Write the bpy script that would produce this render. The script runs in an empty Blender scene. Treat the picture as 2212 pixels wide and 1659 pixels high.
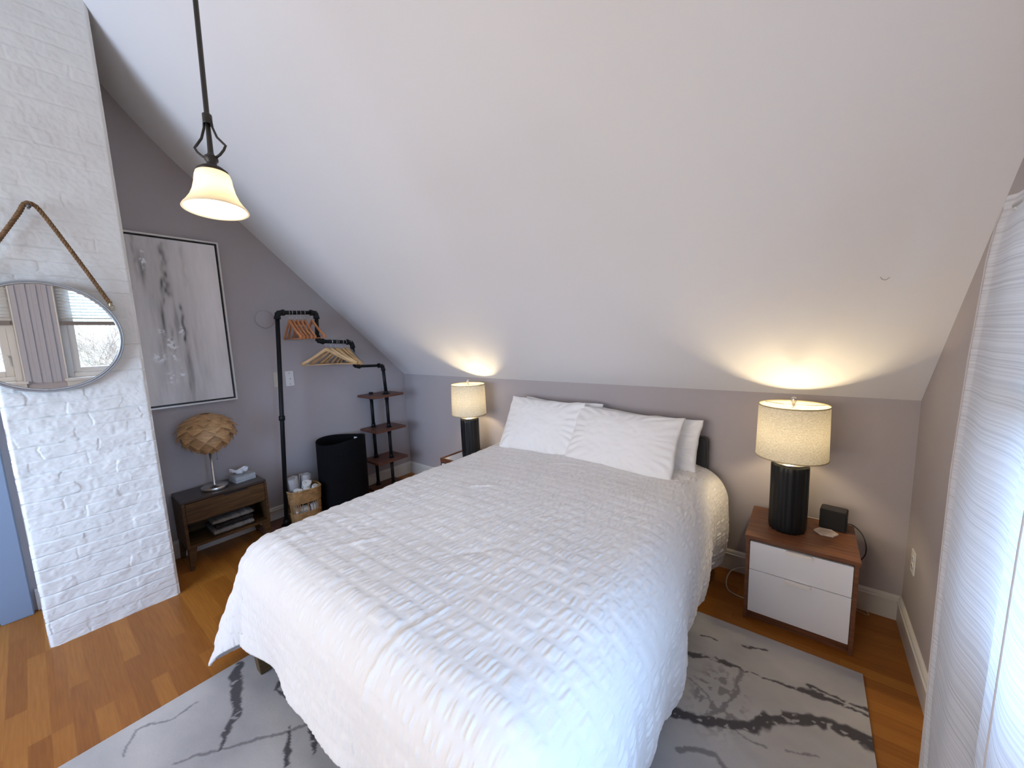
import bpy, bmesh, math, random
import numpy as np
from mathutils import Vector, Matrix, Euler
R = math.radians
PI = math.pi
random.seed(7)
S = bpy.context.scene
C = S.collection

# ------------------------------------------------------------------ camera
CAM = dict(x=-0.4744, y=-2.8170, z=1.65, yaw=38.1175, pitch=7.2075, roll=-2.1149, f=818.64)
def cam_basis():
    yaw, pit, ro = R(CAM['yaw']), R(CAM['pitch']), R(CAM['roll'])
    f = Vector((-math.sin(yaw)*math.cos(pit), math.cos(yaw)*math.cos(pit), -math.sin(pit)))
    r = Vector((math.cos(yaw), math.sin(yaw), 0)); u = r.cross(f)
    return math.cos(ro)*r + math.sin(ro)*u, -math.sin(ro)*r + math.cos(ro)*u, f
cr, cu, cf = cam_basis()
cd = bpy.data.cameras.new('camera'); co = bpy.data.objects.new('camera', cd); C.objects.link(co)
M = Matrix((( cr.x, cu.x, -cf.x, CAM['x']), (cr.y, cu.y, -cf.y, CAM['y']), (cr.z, cu.z, -cf.z, CAM['z']), (0, 0, 0, 1)))
co.matrix_world = M
cd.sensor_width = 36.0; cd.lens = 36.0*CAM['f']/2212.0; cd.clip_start = 0.02
S.camera = co

# ------------------------------------------------------------------ world, exposure
w = bpy.data.worlds.new('world'); S.world = w; w.use_nodes = True
nt = w.node_tree; bg = nt.nodes['Background']
tc = nt.nodes.new('ShaderNodeTexCoord'); sx = nt.nodes.new('ShaderNodeSeparateXYZ'); cr_ = nt.nodes.new('ShaderNodeValToRGB')
nt.links.new(tc.outputs['Generated'], sx.inputs[0]); nt.links.new(sx.outputs['Z'], cr_.inputs[0]); nt.links.new(cr_.outputs[0], bg.inputs[0])
cr_.color_ramp.elements[0].position = 0.0; cr_.color_ramp.elements[0].color = (1.22, 1.92, 3.0, 1)
cr_.color_ramp.elements[1].position = 0.6; cr_.color_ramp.elements[1].color = (1.0, 1.75, 3.0, 1)
# sky colour shaped for the room light: warm fill from behind, blue from +x
mxw = nt.nodes.new('ShaderNodeMixRGB'); mr = nt.nodes.new('ShaderNodeMapRange'); mr.inputs[1].default_value = -0.2; mr.inputs[2].default_value = 0.8
nt.links.new(sx.outputs['X'], mr.inputs[0]); nt.links.new(mr.outputs[0], mxw.inputs[0]); mxw.inputs[1].default_value = (1.08, 0.94, 0.80, 1)
nt.links.new(cr_.outputs[0], mxw.inputs[2]); nt.links.new(mxw.outputs[0], bg.inputs[0])
bg.inputs[1].default_value = 7.5
S.view_settings.view_transform = 'Standard'; S.view_settings.look = 'None'
S.view_settings.exposure = 0.17; S.view_settings.gamma = 1.0
S.view_settings.use_curve_mapping = False
S.cycles.max_bounces = 10; S.cycles.diffuse_bounces = 6; S.cycles.transparent_max_bounces = 12
S.cycles.sample_clamp_indirect = 6.0
S.cycles.caustics_reflective = False; S.cycles.caustics_refractive = False

W1 = (-2.52, -1.36); W2 = (-3.47, -2.85); WZ = (0.82, 2.0)     # windows in the right wall
W3 = (-3.9, -0.9); W3Z = (0.7, 2.4)                            # unseen window added behind the camera as fill light
HK, SL, LX, FY, ZC, BB = 1.2415, 0.9368, -4.347, -5.3, 3.60, 0.143
def portal(name, loc, rot, sx_, sy_):
    l = bpy.data.lights.new(name, 'AREA'); l.shape = 'RECTANGLE'; l.size = sx_; l.size_y = sy_
    l.cycles.is_portal = True
    o = bpy.data.objects.new(name, l); C.objects.link(o); o.location = loc; o.rotation_euler = rot
for i, (a, b) in enumerate((W1, W2)):
    portal('window_portal', (0.16, (a+b)/2, sum(WZ)/2), (0, R(90), 0), WZ[1]-WZ[0], b-a)
portal('window_portal', (sum(W3)/2, FY-0.16, sum(W3Z)/2), (R(90), 0, 0), W3[1]-W3[0], W3Z[1]-W3Z[0])

# ------------------------------------------------------------------ numpy noise
def vnoise(x, y, seed=0):
    rng = np.random.RandomState(seed); T = rng.rand(256, 256)
    x = np.asarray(x, float); y = np.asarray(y, float)
    xi = np.floor(x).astype(int); yi = np.floor(y).astype(int); fx = x-xi; fy = y-yi
    fx = fx*fx*(3-2*fx); fy = fy*fy*(3-2*fy)
    a = T[xi % 256, yi % 256]; b = T[(xi+1) % 256, yi % 256]; c = T[xi % 256, (yi+1) % 256]; d = T[(xi+1) % 256, (yi+1) % 256]
    return (a*(1-fx)+b*fx)*(1-fy) + (c*(1-fx)+d*fx)*fy - 0.5
def fbm(x, y, seed=0, o=3):
    s = 0; a = 1
    for k in range(o):
        s = s + a*vnoise(x*2**k, y*2**k, seed+k); a *= 0.5
    return s
def sstep(a, b, x):
    t = np.clip((x-a)/(b-a), 0, 1); return t*t*(3-2*t)

# ------------------------------------------------------------------ mesh helpers
class MB:
    def __init__(s): s.v = []; s.f = []; s.sm = []
    def add(s, vs, fs, smooth=False):
        n = len(s.v); s.v += [tuple(p) for p in vs]; s.f += [tuple(n+i for i in f) for f in fs]; s.sm += [smooth]*len(fs); return s
    def box(s, x0, x1, y0, y1, z0, z1, m=None):
        vs = [Vector((x, y, z)) for z in (z0, z1) for y in (y0, y1) for x in (x0, x1)]
        if m: vs = [m @ v for v in vs]
        return s.add(vs, [(0, 2, 3, 1), (4, 5, 7, 6), (0, 1, 5, 4), (2, 6, 7, 3), (0, 4, 6, 2), (1, 3, 7, 5)])
    def prism(s, poly, axis, a, b):      # poly of 2D points, extruded along axis from a to b
        n = len(poly)
        def P(p, t):
            return {'x': (t, p[0], p[1]), 'y': (p[0], t, p[1]), 'z': (p[0], p[1], t)}[axis]
        vs = [P(p, a) for p in poly]+[P(p, b) for p in poly]
        return s.add(vs, [tuple(range(n)), tuple(range(2*n-1, n-1, -1))]+[(i, i+n, (i+1) % n+n, (i+1) % n) for i in range(n)])
    def lathe(s, prof, seg=32, c=(0, 0), smooth=True, cap=False, m=None):
        vs = []
        for r, z in prof:
            for k in range(seg):
                a = 2*PI*k/seg; vs.append(Vector((c[0]+r*math.cos(a), c[1]+r*math.sin(a), z)))
        fs = [(i*seg+k, i*seg+(k+1) % seg, (i+1)*seg+(k+1) % seg, (i+1)*seg+k) for i in range(len(prof)-1) for k in range(seg)]
        if m: vs = [m @ v for v in vs]
        n0 = len(s.v); s.add(vs, fs, smooth)
        if cap:
            n = len(prof)
            s.f += [tuple(n0+k for k in reversed(range(seg))), tuple(n0+(n-1)*seg+k for k in range(seg))]; s.sm += [False, False]
        return s
    def tube(s, pts, r, seg=10, closed=False, flat=None, caps=True):
        pts = [Vector(p) for p in pts]; n = len(pts); rs = r if isinstance(r, (list, tuple)) else [r]*n
        up = Vector((0, 0, 1)); rings = []; prev = None
        for i in range(n):
            if closed: t = pts[(i+1) % n]-pts[i-1]
            else: t = pts[min(i+1, n-1)]-pts[max(i-1, 0)]
            t.normalize()
            if prev is None:
                a = t.cross(up)
                if a.length < 1e-3: a = t.cross(Vector((1, 0, 0)))
            else:
                a = prev-t*prev.dot(t)
                if a.length < 1e-6: a = t.cross(up)
            a.normalize(); prev = a; b = t.cross(a)
            k = flat or 1.0
            rings.append([pts[i]+(a*math.cos(2*PI*j/seg)*rs[i]+b*math.sin(2*PI*j/seg)*rs[i]*k) for j in range(seg)])
        vs = [v for rg in rings for v in rg]; m = n if closed else n-1
        fs = [(i*seg+j, i*seg+(j+1) % seg, ((i+1) % n)*seg+(j+1) % seg, ((i+1) % n)*seg+j) for i in range(m) for j in range(seg)]
        n0 = len(s.v); s.add(vs, fs, True)
        if not closed and caps:
            s.f += [tuple(n0+j for j in reversed(range(seg))), tuple(n0+(n-1)*seg+j for j in range(seg))]; s.sm += [False, False]
        return s
    def obj(s, name, m, parent=None, bevel=0, sub=0, loc=None, solid=0):
        me = bpy.data.meshes.new(name); me.from_pydata(s.v, [], s.f); me.update()
        me.polygons.foreach_set('use_smooth', s.sm)
        bm = bmesh.new(); bm.from_mesh(me); bmesh.ops.recalc_face_normals(bm, faces=bm.faces)
        if bevel:
            ed = [e for e in bm.edges if len(e.link_faces) == 2 and e.calc_face_angle(0) > 0.6]
            bmesh.ops.bevel(bm, geom=ed, offset=bevel, segments=2, affect='EDGES', clamp_overlap=True)
        bm.to_mesh(me); bm.free(); me.update()
        return link(name, me, m, parent, sub, solid)
def link(name, me, m, parent=None, sub=0, solid=0):
    o = bpy.data.objects.new(name, me); C.objects.link(o)
    if m: me.materials.append(m)
    if parent: o.parent = parent
    if solid: md = o.modifiers.new('solid', 'SOLIDIFY'); md.thickness = solid; md.offset = 0
    if sub: md = o.modifiers.new('sub', 'SUBSURF'); md.levels = sub; md.render_levels = sub
    return o
def grid_mesh(name, P, m, parent=None, uv=None, wrap=False, attr=None, extra=None, solid=0):
    """P: (n,m,3) array -> smooth grid mesh"""
    n, k, _ = P.shape; me = bpy.data.meshes.new(name)
    idx = np.arange(n*k).reshape(n, k)
    a = idx[:-1, :-1].ravel(); b = idx[:-1, 1:].ravel(); c = idx[1:, 1:].ravel(); d = idx[1:, :-1].ravel()
    F = np.stack([a, d, c, b], 1)
    me.vertices.add(n*k); me.vertices.foreach_set('co', P.reshape(-1).astype(np.float32))
    me.loops.add(F.size); me.loops.foreach_set('vertex_index', F.ravel().astype(np.int32))
    me.polygons.add(len(F)); me.polygons.foreach_set('loop_start', (np.arange(len(F))*4).astype(np.int32))
    me.update(calc_edges=True); me.polygons.foreach_set('use_smooth', np.ones(len(F), bool)); 
    if uv is not None:
        l = me.uv_layers.new(name='UVMap'); l.data.foreach_set('uv', uv.reshape(-1, 2)[F.ravel()].astype(np.float32).ravel())
    if attr is not None:
        for an, av in attr.items():
            at = me.attributes.new(an, 'FLOAT', 'POINT'); at.data.foreach_set('value', av.ravel().astype(np.float32))
    me.validate(); me.update()
    return link(name, me, m, parent, 0, solid)
def smooth(c, n=12):
    c = [Vector(p) for p in c]; out = []
    for i in range(len(c)-1):
        p0 = c[max(i-1, 0)]; p1 = c[i]; p2 = c[i+1]; p3 = c[min(i+2, len(c)-1)]
        for k in range(n):
            t = k/n; out.append(0.5*((2*p1)+(-p0+p2)*t+(2*p0-5*p1+4*p2-p3)*t*t+(-p0+3*p1-3*p2+p3)*t**3))
    return out+[c[-1]]
def tag(o, label, cat, group=None):
    o['label'] = label; o['category'] = cat
    if group: o['group'] = group
    return o
def thing(name, loc, label, cat, group=None, rz=0):
    o = bpy.data.objects.new(name, None); C.objects.link(o); o.location = loc; o.rotation_euler = (0, 0, rz)
    o.empty_display_size = 0.1
    return tag(o, label, cat, group)
def struct(o): o['kind'] = 'structure'; return o

# ------------------------------------------------------------------ materials
def mat(name, col, rough=0.6, metal=0, bump=None, var=None, sheen=0, coat=0, spec=0.5):
    m = bpy.data.materials.new(name); m.use_nodes = True; t = m.node_tree; p = t.nodes['Principled BSDF']
    p.inputs['Base Color'].default_value = (*col, 1); p.inputs['Roughness'].default_value = rough; p.inputs['Metallic'].default_value = metal
    p.inputs['Specular IOR Level'].default_value = spec
    if sheen: p.inputs['Sheen Weight'].default_value = sheen
    if coat: p.inputs['Coat Weight'].default_value = coat; p.inputs['Coat Roughness'].default_value = 0.15
    tcn = t.nodes.new('ShaderNodeTexCoord')
    if var:      # (scale, amount, stretch xyz)
        sc, am, st = var; mp = t.nodes.new('ShaderNodeMapping'); mp.inputs['Scale'].default_value = st
        t.links.new(tcn.outputs['Object'], mp.inputs[0]); nz = t.nodes.new('ShaderNodeTexNoise'); nz.inputs['Scale'].default_value = sc; nz.inputs['Detail'].default_value = 6
        t.links.new(mp.outputs[0], nz.inputs[0]); rp = t.nodes.new('ShaderNodeValToRGB')
        rp.color_ramp.elements[0].position = 0.3; rp.color_ramp.elements[1].position = 0.7
        rp.color_ramp.elements[0].color = (*[c*(1-am) for c in col], 1); rp.color_ramp.elements[1].color = (*[min(1, c*(1+am)) for c in col], 1)
        t.links.new(nz.outputs[0], rp.inputs[0]); t.links.new(rp.outputs[0], p.inputs['Base Color'])
    if bump:     # (scale, strength, distance, stretch)
        sc, stg, di, st = bump; mp = t.nodes.new('ShaderNodeMapping'); mp.inputs['Scale'].default_value = st
        t.links.new(tcn.outputs['Object'], mp.inputs[0]); nz = t.nodes.new('ShaderNodeTexNoise'); nz.inputs['Scale'].default_value = sc; nz.inputs['Detail'].default_value = 4
        t.links.new(mp.outputs[0], nz.inputs[0]); bp = t.nodes.new('ShaderNodeBump'); bp.inputs['Strength'].default_value = stg; bp.inputs['Distance'].default_value = di
        t.links.new(nz.outputs[0], bp.inputs['Height']); t.links.new(bp.outputs[0], p.inputs['Normal'])
    return m
U = (1, 1, 1)
M_wall = mat('wall_paint', (0.40, 0.365, 0.37), 0.75, bump=(180, 0.25, 0.002, U))
M_ceil = mat('ceiling_paint', (0.74, 0.73, 0.735), 0.8, bump=(60, 0.2, 0.003, U))
M_trim = mat('trim_paint', (0.62, 0.60, 0.56), 0.4)
M_door = mat('door_paint', (0.20, 0.235, 0.30), 0.45)
M_brick = mat('painted_brick', (0.79, 0.76, 0.71), 0.6, bump=(150, 0.25, 0.002, U), var=(9, 0.03, U))
M_white = mat('white_lacquer', (0.86, 0.87, 0.90), 0.35)
M_cotton = mat('white_cotton', (0.82, 0.81, 0.80), 0.85, bump=(60, 0.15, 0.004, U), sheen=0.2)
M_charcoal = mat('charcoal_fabric', (0.030, 0.030, 0.034), 0.9, bump=(400, 0.5, 0.002, U), sheen=0.1)
M_black = mat('black_plastic', (0.010, 0.010, 0.012), 0.4)
M_pipe = mat('black_iron_pipe', (0.007, 0.008, 0.009), 0.5, metal=0.3, spec=0.35, bump=(90, 0.3, 0.002, U))
M_steel = mat('brushed_steel', (0.62, 0.61, 0.60), 0.28, metal=1)
M_zinc = mat('galvanised_metal', (0.50, 0.52, 0.54), 0.35, metal=1)
M_bronze = mat('dark_bronze', (0.055, 0.05, 0.045), 0.45, metal=0.6)
M_walnut = mat('walnut_veneer', (0.155, 0.062, 0.030), 0.42, var=(7, 0.35, (1, 14, 14)))
M_espresso = mat('stained_wood', (0.080, 0.040, 0.015), 0.5, spec=0.25, var=(6, 0.4, (10, 1, 10)))
M_shelf = mat('reddish_shelf_wood', (0.12, 0.045, 0.026), 0.42, var=(7, 0.4, (12, 1, 12)))
M_leg = mat('dark_wood_leg', (0.09, 0.055, 0.02), 0.5, var=(8, 0.3, (1, 1, 8)))
M_orangewood = mat('orange_wood', (0.52, 0.20, 0.075), 0.4, var=(10, 0.2, U))
M_palewood = mat('pale_wood', (0.60, 0.38, 0.18), 0.45, var=(10, 0.2, U))
M_greyplastic = mat('grey_plastic', (0.22, 0.23, 0.23), 0.4)
M_rope = mat('jute_rope', (0.20, 0.105, 0.045), 0.9, bump=(150, 0.8, 0.003, U), var=(60, 0.3, U))
M_petal = mat('wood_veneer_petal', (0.42, 0.24, 0.105), 0.55, var=(18, 0.22, (1, 1, 4)))
M_wicker = mat('wicker', (0.36, 0.20, 0.075), 0.6, var=(25, 0.35, U))
M_towel = mat('white_towel', (0.72, 0.69, 0.64), 0.95, bump=(250, 0.8, 0.004, U), sheen=0.3)
M_towelg = mat('pale_grey_towel', (0.46, 0.44, 0.44), 0.95, bump=(250, 0.8, 0.004, U), sheen=0.3)
M_blank1 = mat('light_grey_blanket', (0.17, 0.15, 0.13), 0.95, bump=(150, 0.8, 0.004, U))
M_blank2 = mat('dark_grey_blanket', (0.022, 0.018, 0.015), 0.95, bump=(150, 0.8, 0.004, U), spec=0.1)
M_box = mat('printed_grey_card', (0.40, 0.41, 0.42), 0.5, var=(14, 0.25, (1, 1, 6)))
M_tissue = mat('tissue_paper', (0.85, 0.86, 0.88), 0.8)
M_marble = mat('pale_marble', (0.62, 0.52, 0.45), 0.35, var=(22, 0.25, U))
M_cordw = mat('white_cord', (0.62, 0.58, 0.52), 0.5)
M_platew = mat('white_plate', (0.68, 0.67, 0.65), 0.4)
M_plateb = mat('beige_plate', (0.52, 0.48, 0.40), 0.4)
M_screw = mat('screw_metal', (0.2, 0.19, 0.18), 0.4, metal=0.8)
M_metal_ring = mat('brass_ring', (0.45, 0.36, 0.22), 0.35, metal=1)
M_bark = mat('bare_branches', (0.30, 0.27, 0.24), 0.9)
M_lawn = mat('lawn', (0.20, 0.22, 0.14), 0.95, var=(2, 0.3, U))

def mirror_mat():
    m = mat('mirror_glass', (0.93, 0.95, 0.97), 0.0, metal=1); return m
M_mirror = mirror_mat()
def lampshade_mat(name, c1, c2, trans):
    m = bpy.data.materials.new(name); m.use_nodes = True; t = m.node_tree; t.nodes.clear()
    out = t.nodes.new('ShaderNodeOutputMaterial'); di = t.nodes.new('ShaderNodeBsdfDiffuse'); tr = t.nodes.new('ShaderNodeBsdfTranslucent'); mx = t.nodes.new('ShaderNodeMixShader')
    tcn = t.nodes.new('ShaderNodeTexCoord')
    mp = t.nodes.new('ShaderNodeMapping'); mp.inputs['Scale'].default_value = (1, 1, 4); nz = t.nodes.new('ShaderNodeTexNoise'); nz.inputs['Scale'].default_value = 110; nz.inputs['Detail'].default_value = 5
    t.links.new(tcn.outputs['Object'], mp.inputs[0]); t.links.new(mp.outputs[0], nz.inputs[0])
    rp = t.nodes.new('ShaderNodeValToRGB'); rp.color_ramp.elements[0].position = 0.38; rp.color_ramp.elements[1].position = 0.62
    rp.color_ramp.elements[0].color = (*c1, 1); rp.color_ramp.elements[1].color = (*c2, 1)
    t.links.new(nz.outputs[0], rp.inputs[0]); t.links.new(rp.outputs[0], di.inputs[0]); t.links.new(rp.outputs[0], tr.inputs[0])
    mx.inputs[0].default_value = trans; t.links.new(di.outputs[0], mx.inputs[1]); t.links.new(tr.outputs[0], mx.inputs[2]); t.links.new(mx.outputs[0], out.inputs[0])
    return m
M_shade = lampshade_mat('linen_shade', (0.46, 0.42, 0.33), (0.66, 0.62, 0.52), 0.13)
M_shadein = lampshade_mat('shade_lining', (0.85, 0.8, 0.7), (0.9, 0.85, 0.75), 0.5)
def emis(name, col, st):
    m = bpy.data.materials.new(name); m.use_nodes = True; p = m.node_tree.nodes['Principled BSDF']
    p.inputs['Base Color'].default_value = (*col, 1); p.inputs['Emission Color'].default_value = (*col, 1); p.inputs['Emission Strength'].default_value = st
    return m
M_bulb = emis('lit_bulb', (1.0, 0.85, 0.6), 12)
def glass_shade():
    m = bpy.data.materials.new('frosted_glass'); m.use_nodes = True; t = m.node_tree; p = t.nodes['Principled BSDF']
    p.inputs['Base Color'].default_value = (0.92, 0.88, 0.80, 1); p.inputs['Roughness'].default_value = 0.25
    tr = t.nodes.new('ShaderNodeBsdfTranslucent'); tr.inputs[0].default_value = (1.0, 0.93, 0.78, 1); mx = t.nodes.new('ShaderNodeMixShader'); mx.inputs[0].default_value = 0.6
    t.links.new(p.outputs[0], mx.inputs[1]); t.links.new(tr.outputs[0], mx.inputs[2]); t.links.new(mx.outputs[0], t.nodes['Material Output'].inputs[0])
    return m
M_gshade = glass_shade()
def pane_mat():
    m = bpy.data.materials.new('window_glass'); m.use_nodes = True; t = m.node_tree; t.nodes.clear(); out = t.nodes.new('ShaderNodeOutputMaterial')
    a = t.nodes.new('ShaderNodeBsdfTransparent'); g = t.nodes.new('ShaderNodeBsdfGlossy'); g.inputs['Roughness'].default_value = 0.0; mx = t.nodes.new('ShaderNodeMixShader'); mx.inputs[0].default_value = 0.06
    t.links.new(a.outputs[0], mx.inputs[1]); t.links.new(g.outputs[0], mx.inputs[2]); t.links.new(mx.outputs[0], out.inputs[0]); return m
M_pane = pane_mat()
def curtain_mat():
    m = bpy.data.materials.new('sheer_curtain'); m.use_nodes = True; t = m.node_tree; t.nodes.clear(); out = t.nodes.new('ShaderNodeOutputMaterial')
    uv = t.nodes.new('ShaderNodeUVMap'); mp = t.nodes.new('ShaderNodeMapping'); mp.inputs['Scale'].default_value = (0.35, 150, 1); nz = t.nodes.new('ShaderNodeTexNoise'); nz.inputs['Scale'].default_value = 1.0; nz.inputs['Detail'].default_value = 3
    t.links.new(uv.outputs[0], mp.inputs[0]); t.links.new(mp.outputs[0], nz.inputs[0])
    rp = t.nodes.new('ShaderNodeValToRGB'); rp.color_ramp.elements[0].position = 0.36; rp.color_ramp.elements[1].position = 0.56
    rp.color_ramp.elements[0].color = (0.60, 0.60, 0.62, 1); rp.color_ramp.elements[1].color = (0.76, 0.76, 0.78, 1)
    t.links.new(nz.outputs[0], rp.inputs[0])
    di = t.nodes.new('ShaderNodeBsdfDiffuse'); tr = t.nodes.new('ShaderNodeBsdfTranslucent'); tp = t.nodes.new('ShaderNodeBsdfTransparent')
    t.links.new(rp.outputs[0], di.inputs[0]); t.links.new(rp.outputs[0], tr.inputs[0])
    bp = t.nodes.new('ShaderNodeBump'); bp.inputs['Strength'].default_value = 0.6; bp.inputs['Distance'].default_value = 0.004
    t.links.new(nz.outputs[0], bp.inputs['Height']); t.links.new(bp.outputs[0], di.inputs['Normal'])
    m1 = t.nodes.new('ShaderNodeMixShader'); m1.inputs[0].default_value = 0.21; m2 = t.nodes.new('ShaderNodeMixShader'); m2.inputs[0].default_value = 0.012
    t.links.new(di.outputs[0], m1.inputs[1]); t.links.new(tr.outputs[0], m1.inputs[2]); t.links.new(m1.outputs[0], m2.inputs[1]); t.links.new(tp.outputs[0], m2.inputs[2]); t.links.new(m2.outputs[0], out.inputs[0])
    return m
M_curtain = curtain_mat()
def floor_mat():
    m = bpy.data.materials.new('strip_floor'); m.use_nodes = True; t = m.node_tree; p = t.nodes['Principled BSDF']
    tcn = t.nodes.new('ShaderNodeTexCoord'); mp = t.nodes.new('ShaderNodeMapping'); mp.inputs['Scale'].default_value = (1, 1, 1)
    t.links.new(tcn.outputs['Object'], mp.inputs[0])
    bk = t.nodes.new('ShaderNodeTexBrick'); bk.inputs['Scale'].default_value = 1.0; bk.inputs['Brick Width'].default_value = 0.75; bk.inputs['Row Height'].default_value = 0.064
    bk.inputs['Mortar Size'].default_value = 0.0006; bk.inputs['Mortar Smooth'].default_value = 0.2; bk.inputs['Bias'].default_value = 0.0; bk.offset = 0.37; bk.offset_frequency = 3
    bk.inputs['Color1'].default_value = (0.0, 0.0, 0.0, 1); bk.inputs['Color2'].default_value = (1, 1, 1, 1); bk.inputs['Mortar'].default_value = (0.25, 0.25, 0.25, 1)
    t.links.new(mp.outputs[0], bk.inputs[0])
    rp = t.nodes.new('ShaderNodeValToRGB'); e = rp.color_ramp.elements
    e[0].color = (0.30, 0.105, 0.014, 1); e[1].color = (0.42, 0.165, 0.026, 1); k = e.new(0.45); k.color = (0.35, 0.125, 0.018, 1)
    t.links.new(bk.outputs['Color'], rp.inputs[0])
    m2 = t.nodes.new('ShaderNodeMapping'); m2.inputs['Scale'].default_value = (3, 55, 1); nz = t.nodes.new('ShaderNodeTexNoise'); nz.inputs['Scale'].default_value = 2; nz.inputs['Detail'].default_value = 6
    t.links.new(tcn.outputs['Object'], m2.inputs[0]); t.links.new(m2.outputs[0], nz.inputs[0])
    mx = t.nodes.new('ShaderNodeMixRGB'); mx.blend_type = 'MULTIPLY'; mx.inputs[0].default_value = 0.55
    r2 = t.nodes.new('ShaderNodeValToRGB'); r2.color_ramp.elements[0].position = 0.3; r2.color_ramp.elements[0].color = (0.62, 0.55, 0.5, 1); r2.color_ramp.elements[1].position = 0.7
    t.links.new(nz.outputs[0], r2.inputs[0]); t.links.new(rp.outputs[0], mx.inputs[1]); t.links.new(r2.outputs[0], mx.inputs[2]); t.links.new(mx.outputs[0], p.inputs['Base Color'])
    p.inputs['Roughness'].default_value = 0.38; p.inputs['Specular IOR Level'].default_value = 0.35
    return m
M_floor = floor_mat()

# ------------------------------------------------------------------ the room
struct(MB().box(LX-0.2, 0.2, FY-0.2, 0.2, -0.1, 0.0).obj('floor', M_floor))
struct(MB().box(LX-0.15, 0.15, 0.0, 0.15, 0.0, HK+0.15).obj('wall_back', M_wall))
ZC = 3.66
def ceil_z(y): return min(HK-SL*y+0.52*max(-y-1.9, 0)**2, ZC)
CURVE = [(y, ceil_z(y)) for y in [-1.9-0.03*k for k in range(22)]]; YT = CURVE[-1][0]
gab = [(0.15, 0), (0.15, HK-0.1), (0, HK+0.02)]+[(y, z+0.02) for y, z in CURVE]+[ (FY, ZC+0.02), (FY-0.15, ZC+0.02), (FY-0.15, 0)]
struct(MB().prism(gab, 'x', LX-0.15, LX).obj('wall_left', M_wall))
wr = MB()
z0, z1 = WZ
wr.prism([(0.15, 0), (0.15, z0), (FY-0.15, z0), (FY-0.15, 0)], 'x', 0, 0.15)
wr.prism([(0.15, z0), (0.15, HK-0.1), (0, HK+0.02), (-(z1-HK)/SL, z1), (W1[1], z1), (W1[1], z0)], 'x', 0, 0.15)
wr.prism([(W1[0], z0), (W1[0], z1), (W2[1], z1), (W2[1], z0)], 'x', 0, 0.15)
wr.prism([(W2[0], z0), (W2[0], z1), (FY-0.15, z1), (FY-0.15, z0)], 'x', 0, 0.15)
wr.prism([(-(z1-HK)/SL, z1)]+[(y, z+0.02) for y, z in CURVE]+[ (FY-0.15, ZC+0.02), (FY-0.15, z1)], 'x', 0, 0.15)
struct(wr.obj('wall_right', M_wall))
wf = MB()
wf.box(LX-0.15, 0.15, FY-0.15, FY, 0, W3Z[0]); wf.box(LX-0.15, W3[0], FY-0.15, FY, W3Z[0], W3Z[1]); wf.box(W3[1], 0.15, FY-0.15, FY, W3Z[0], W3Z[1]); wf.box(LX-0.15, 0.15, FY-0.15, FY, W3Z[1], ZC+0.1)
struct(wf.obj('wall_front', M_wall))
# sloped ceiling down to the knee wall, then the flat part above
ce = MB().prism([(0.15, HK-SL*0.15)]+CURVE+[(FY-0.15, ZC), (FY-0.15, ZC+0.15), (YT, ZC+0.2), (0.15, HK-SL*0.15+0.22)], 'x', LX-0.15, 0.15)
struct(ce.obj('ceiling', M_ceil))

def baseboard(name, p0, p1, n, h=BB):
    """profiled board from p0 to p1, n = direction into the room"""
    prof = [(0, 0), (0.016, 0), (0.016, h-0.036), (0.020, h-0.034), (0.020, h-0.026), (0.014, h-0.022), (0.014, h-0.012), (0.009, h-0.004), (0.004, h), (0, h)]
    p0 = Vector(p0); p1 = Vector(p1); n = Vector(n); k = len(prof)
    vs = [p0+n*a+Vector((0, 0, b)) for a, b in prof]+[p1+n*a+Vector((0, 0, b)) for a, b in prof]
    mb = MB().add(vs, [tuple(range(k)), tuple(range(2*k-1, k-1, -1))]+[(i, i+k, (i+1) % k+k, (i+1) % k) for i in range(k)])
    return struct(mb.obj(name, M_trim))
baseboard('baseboard_back', (LX, 0, 0), (0, 0, 0), (0, -1, 0))
baseboard('baseboard_left', (LX, 0, 0), (LX, -2.96, 0), (1, 0, 0))
baseboard('baseboard_right', (0, 0, 0), (0, FY, 0), (-1, 0, 0))

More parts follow.
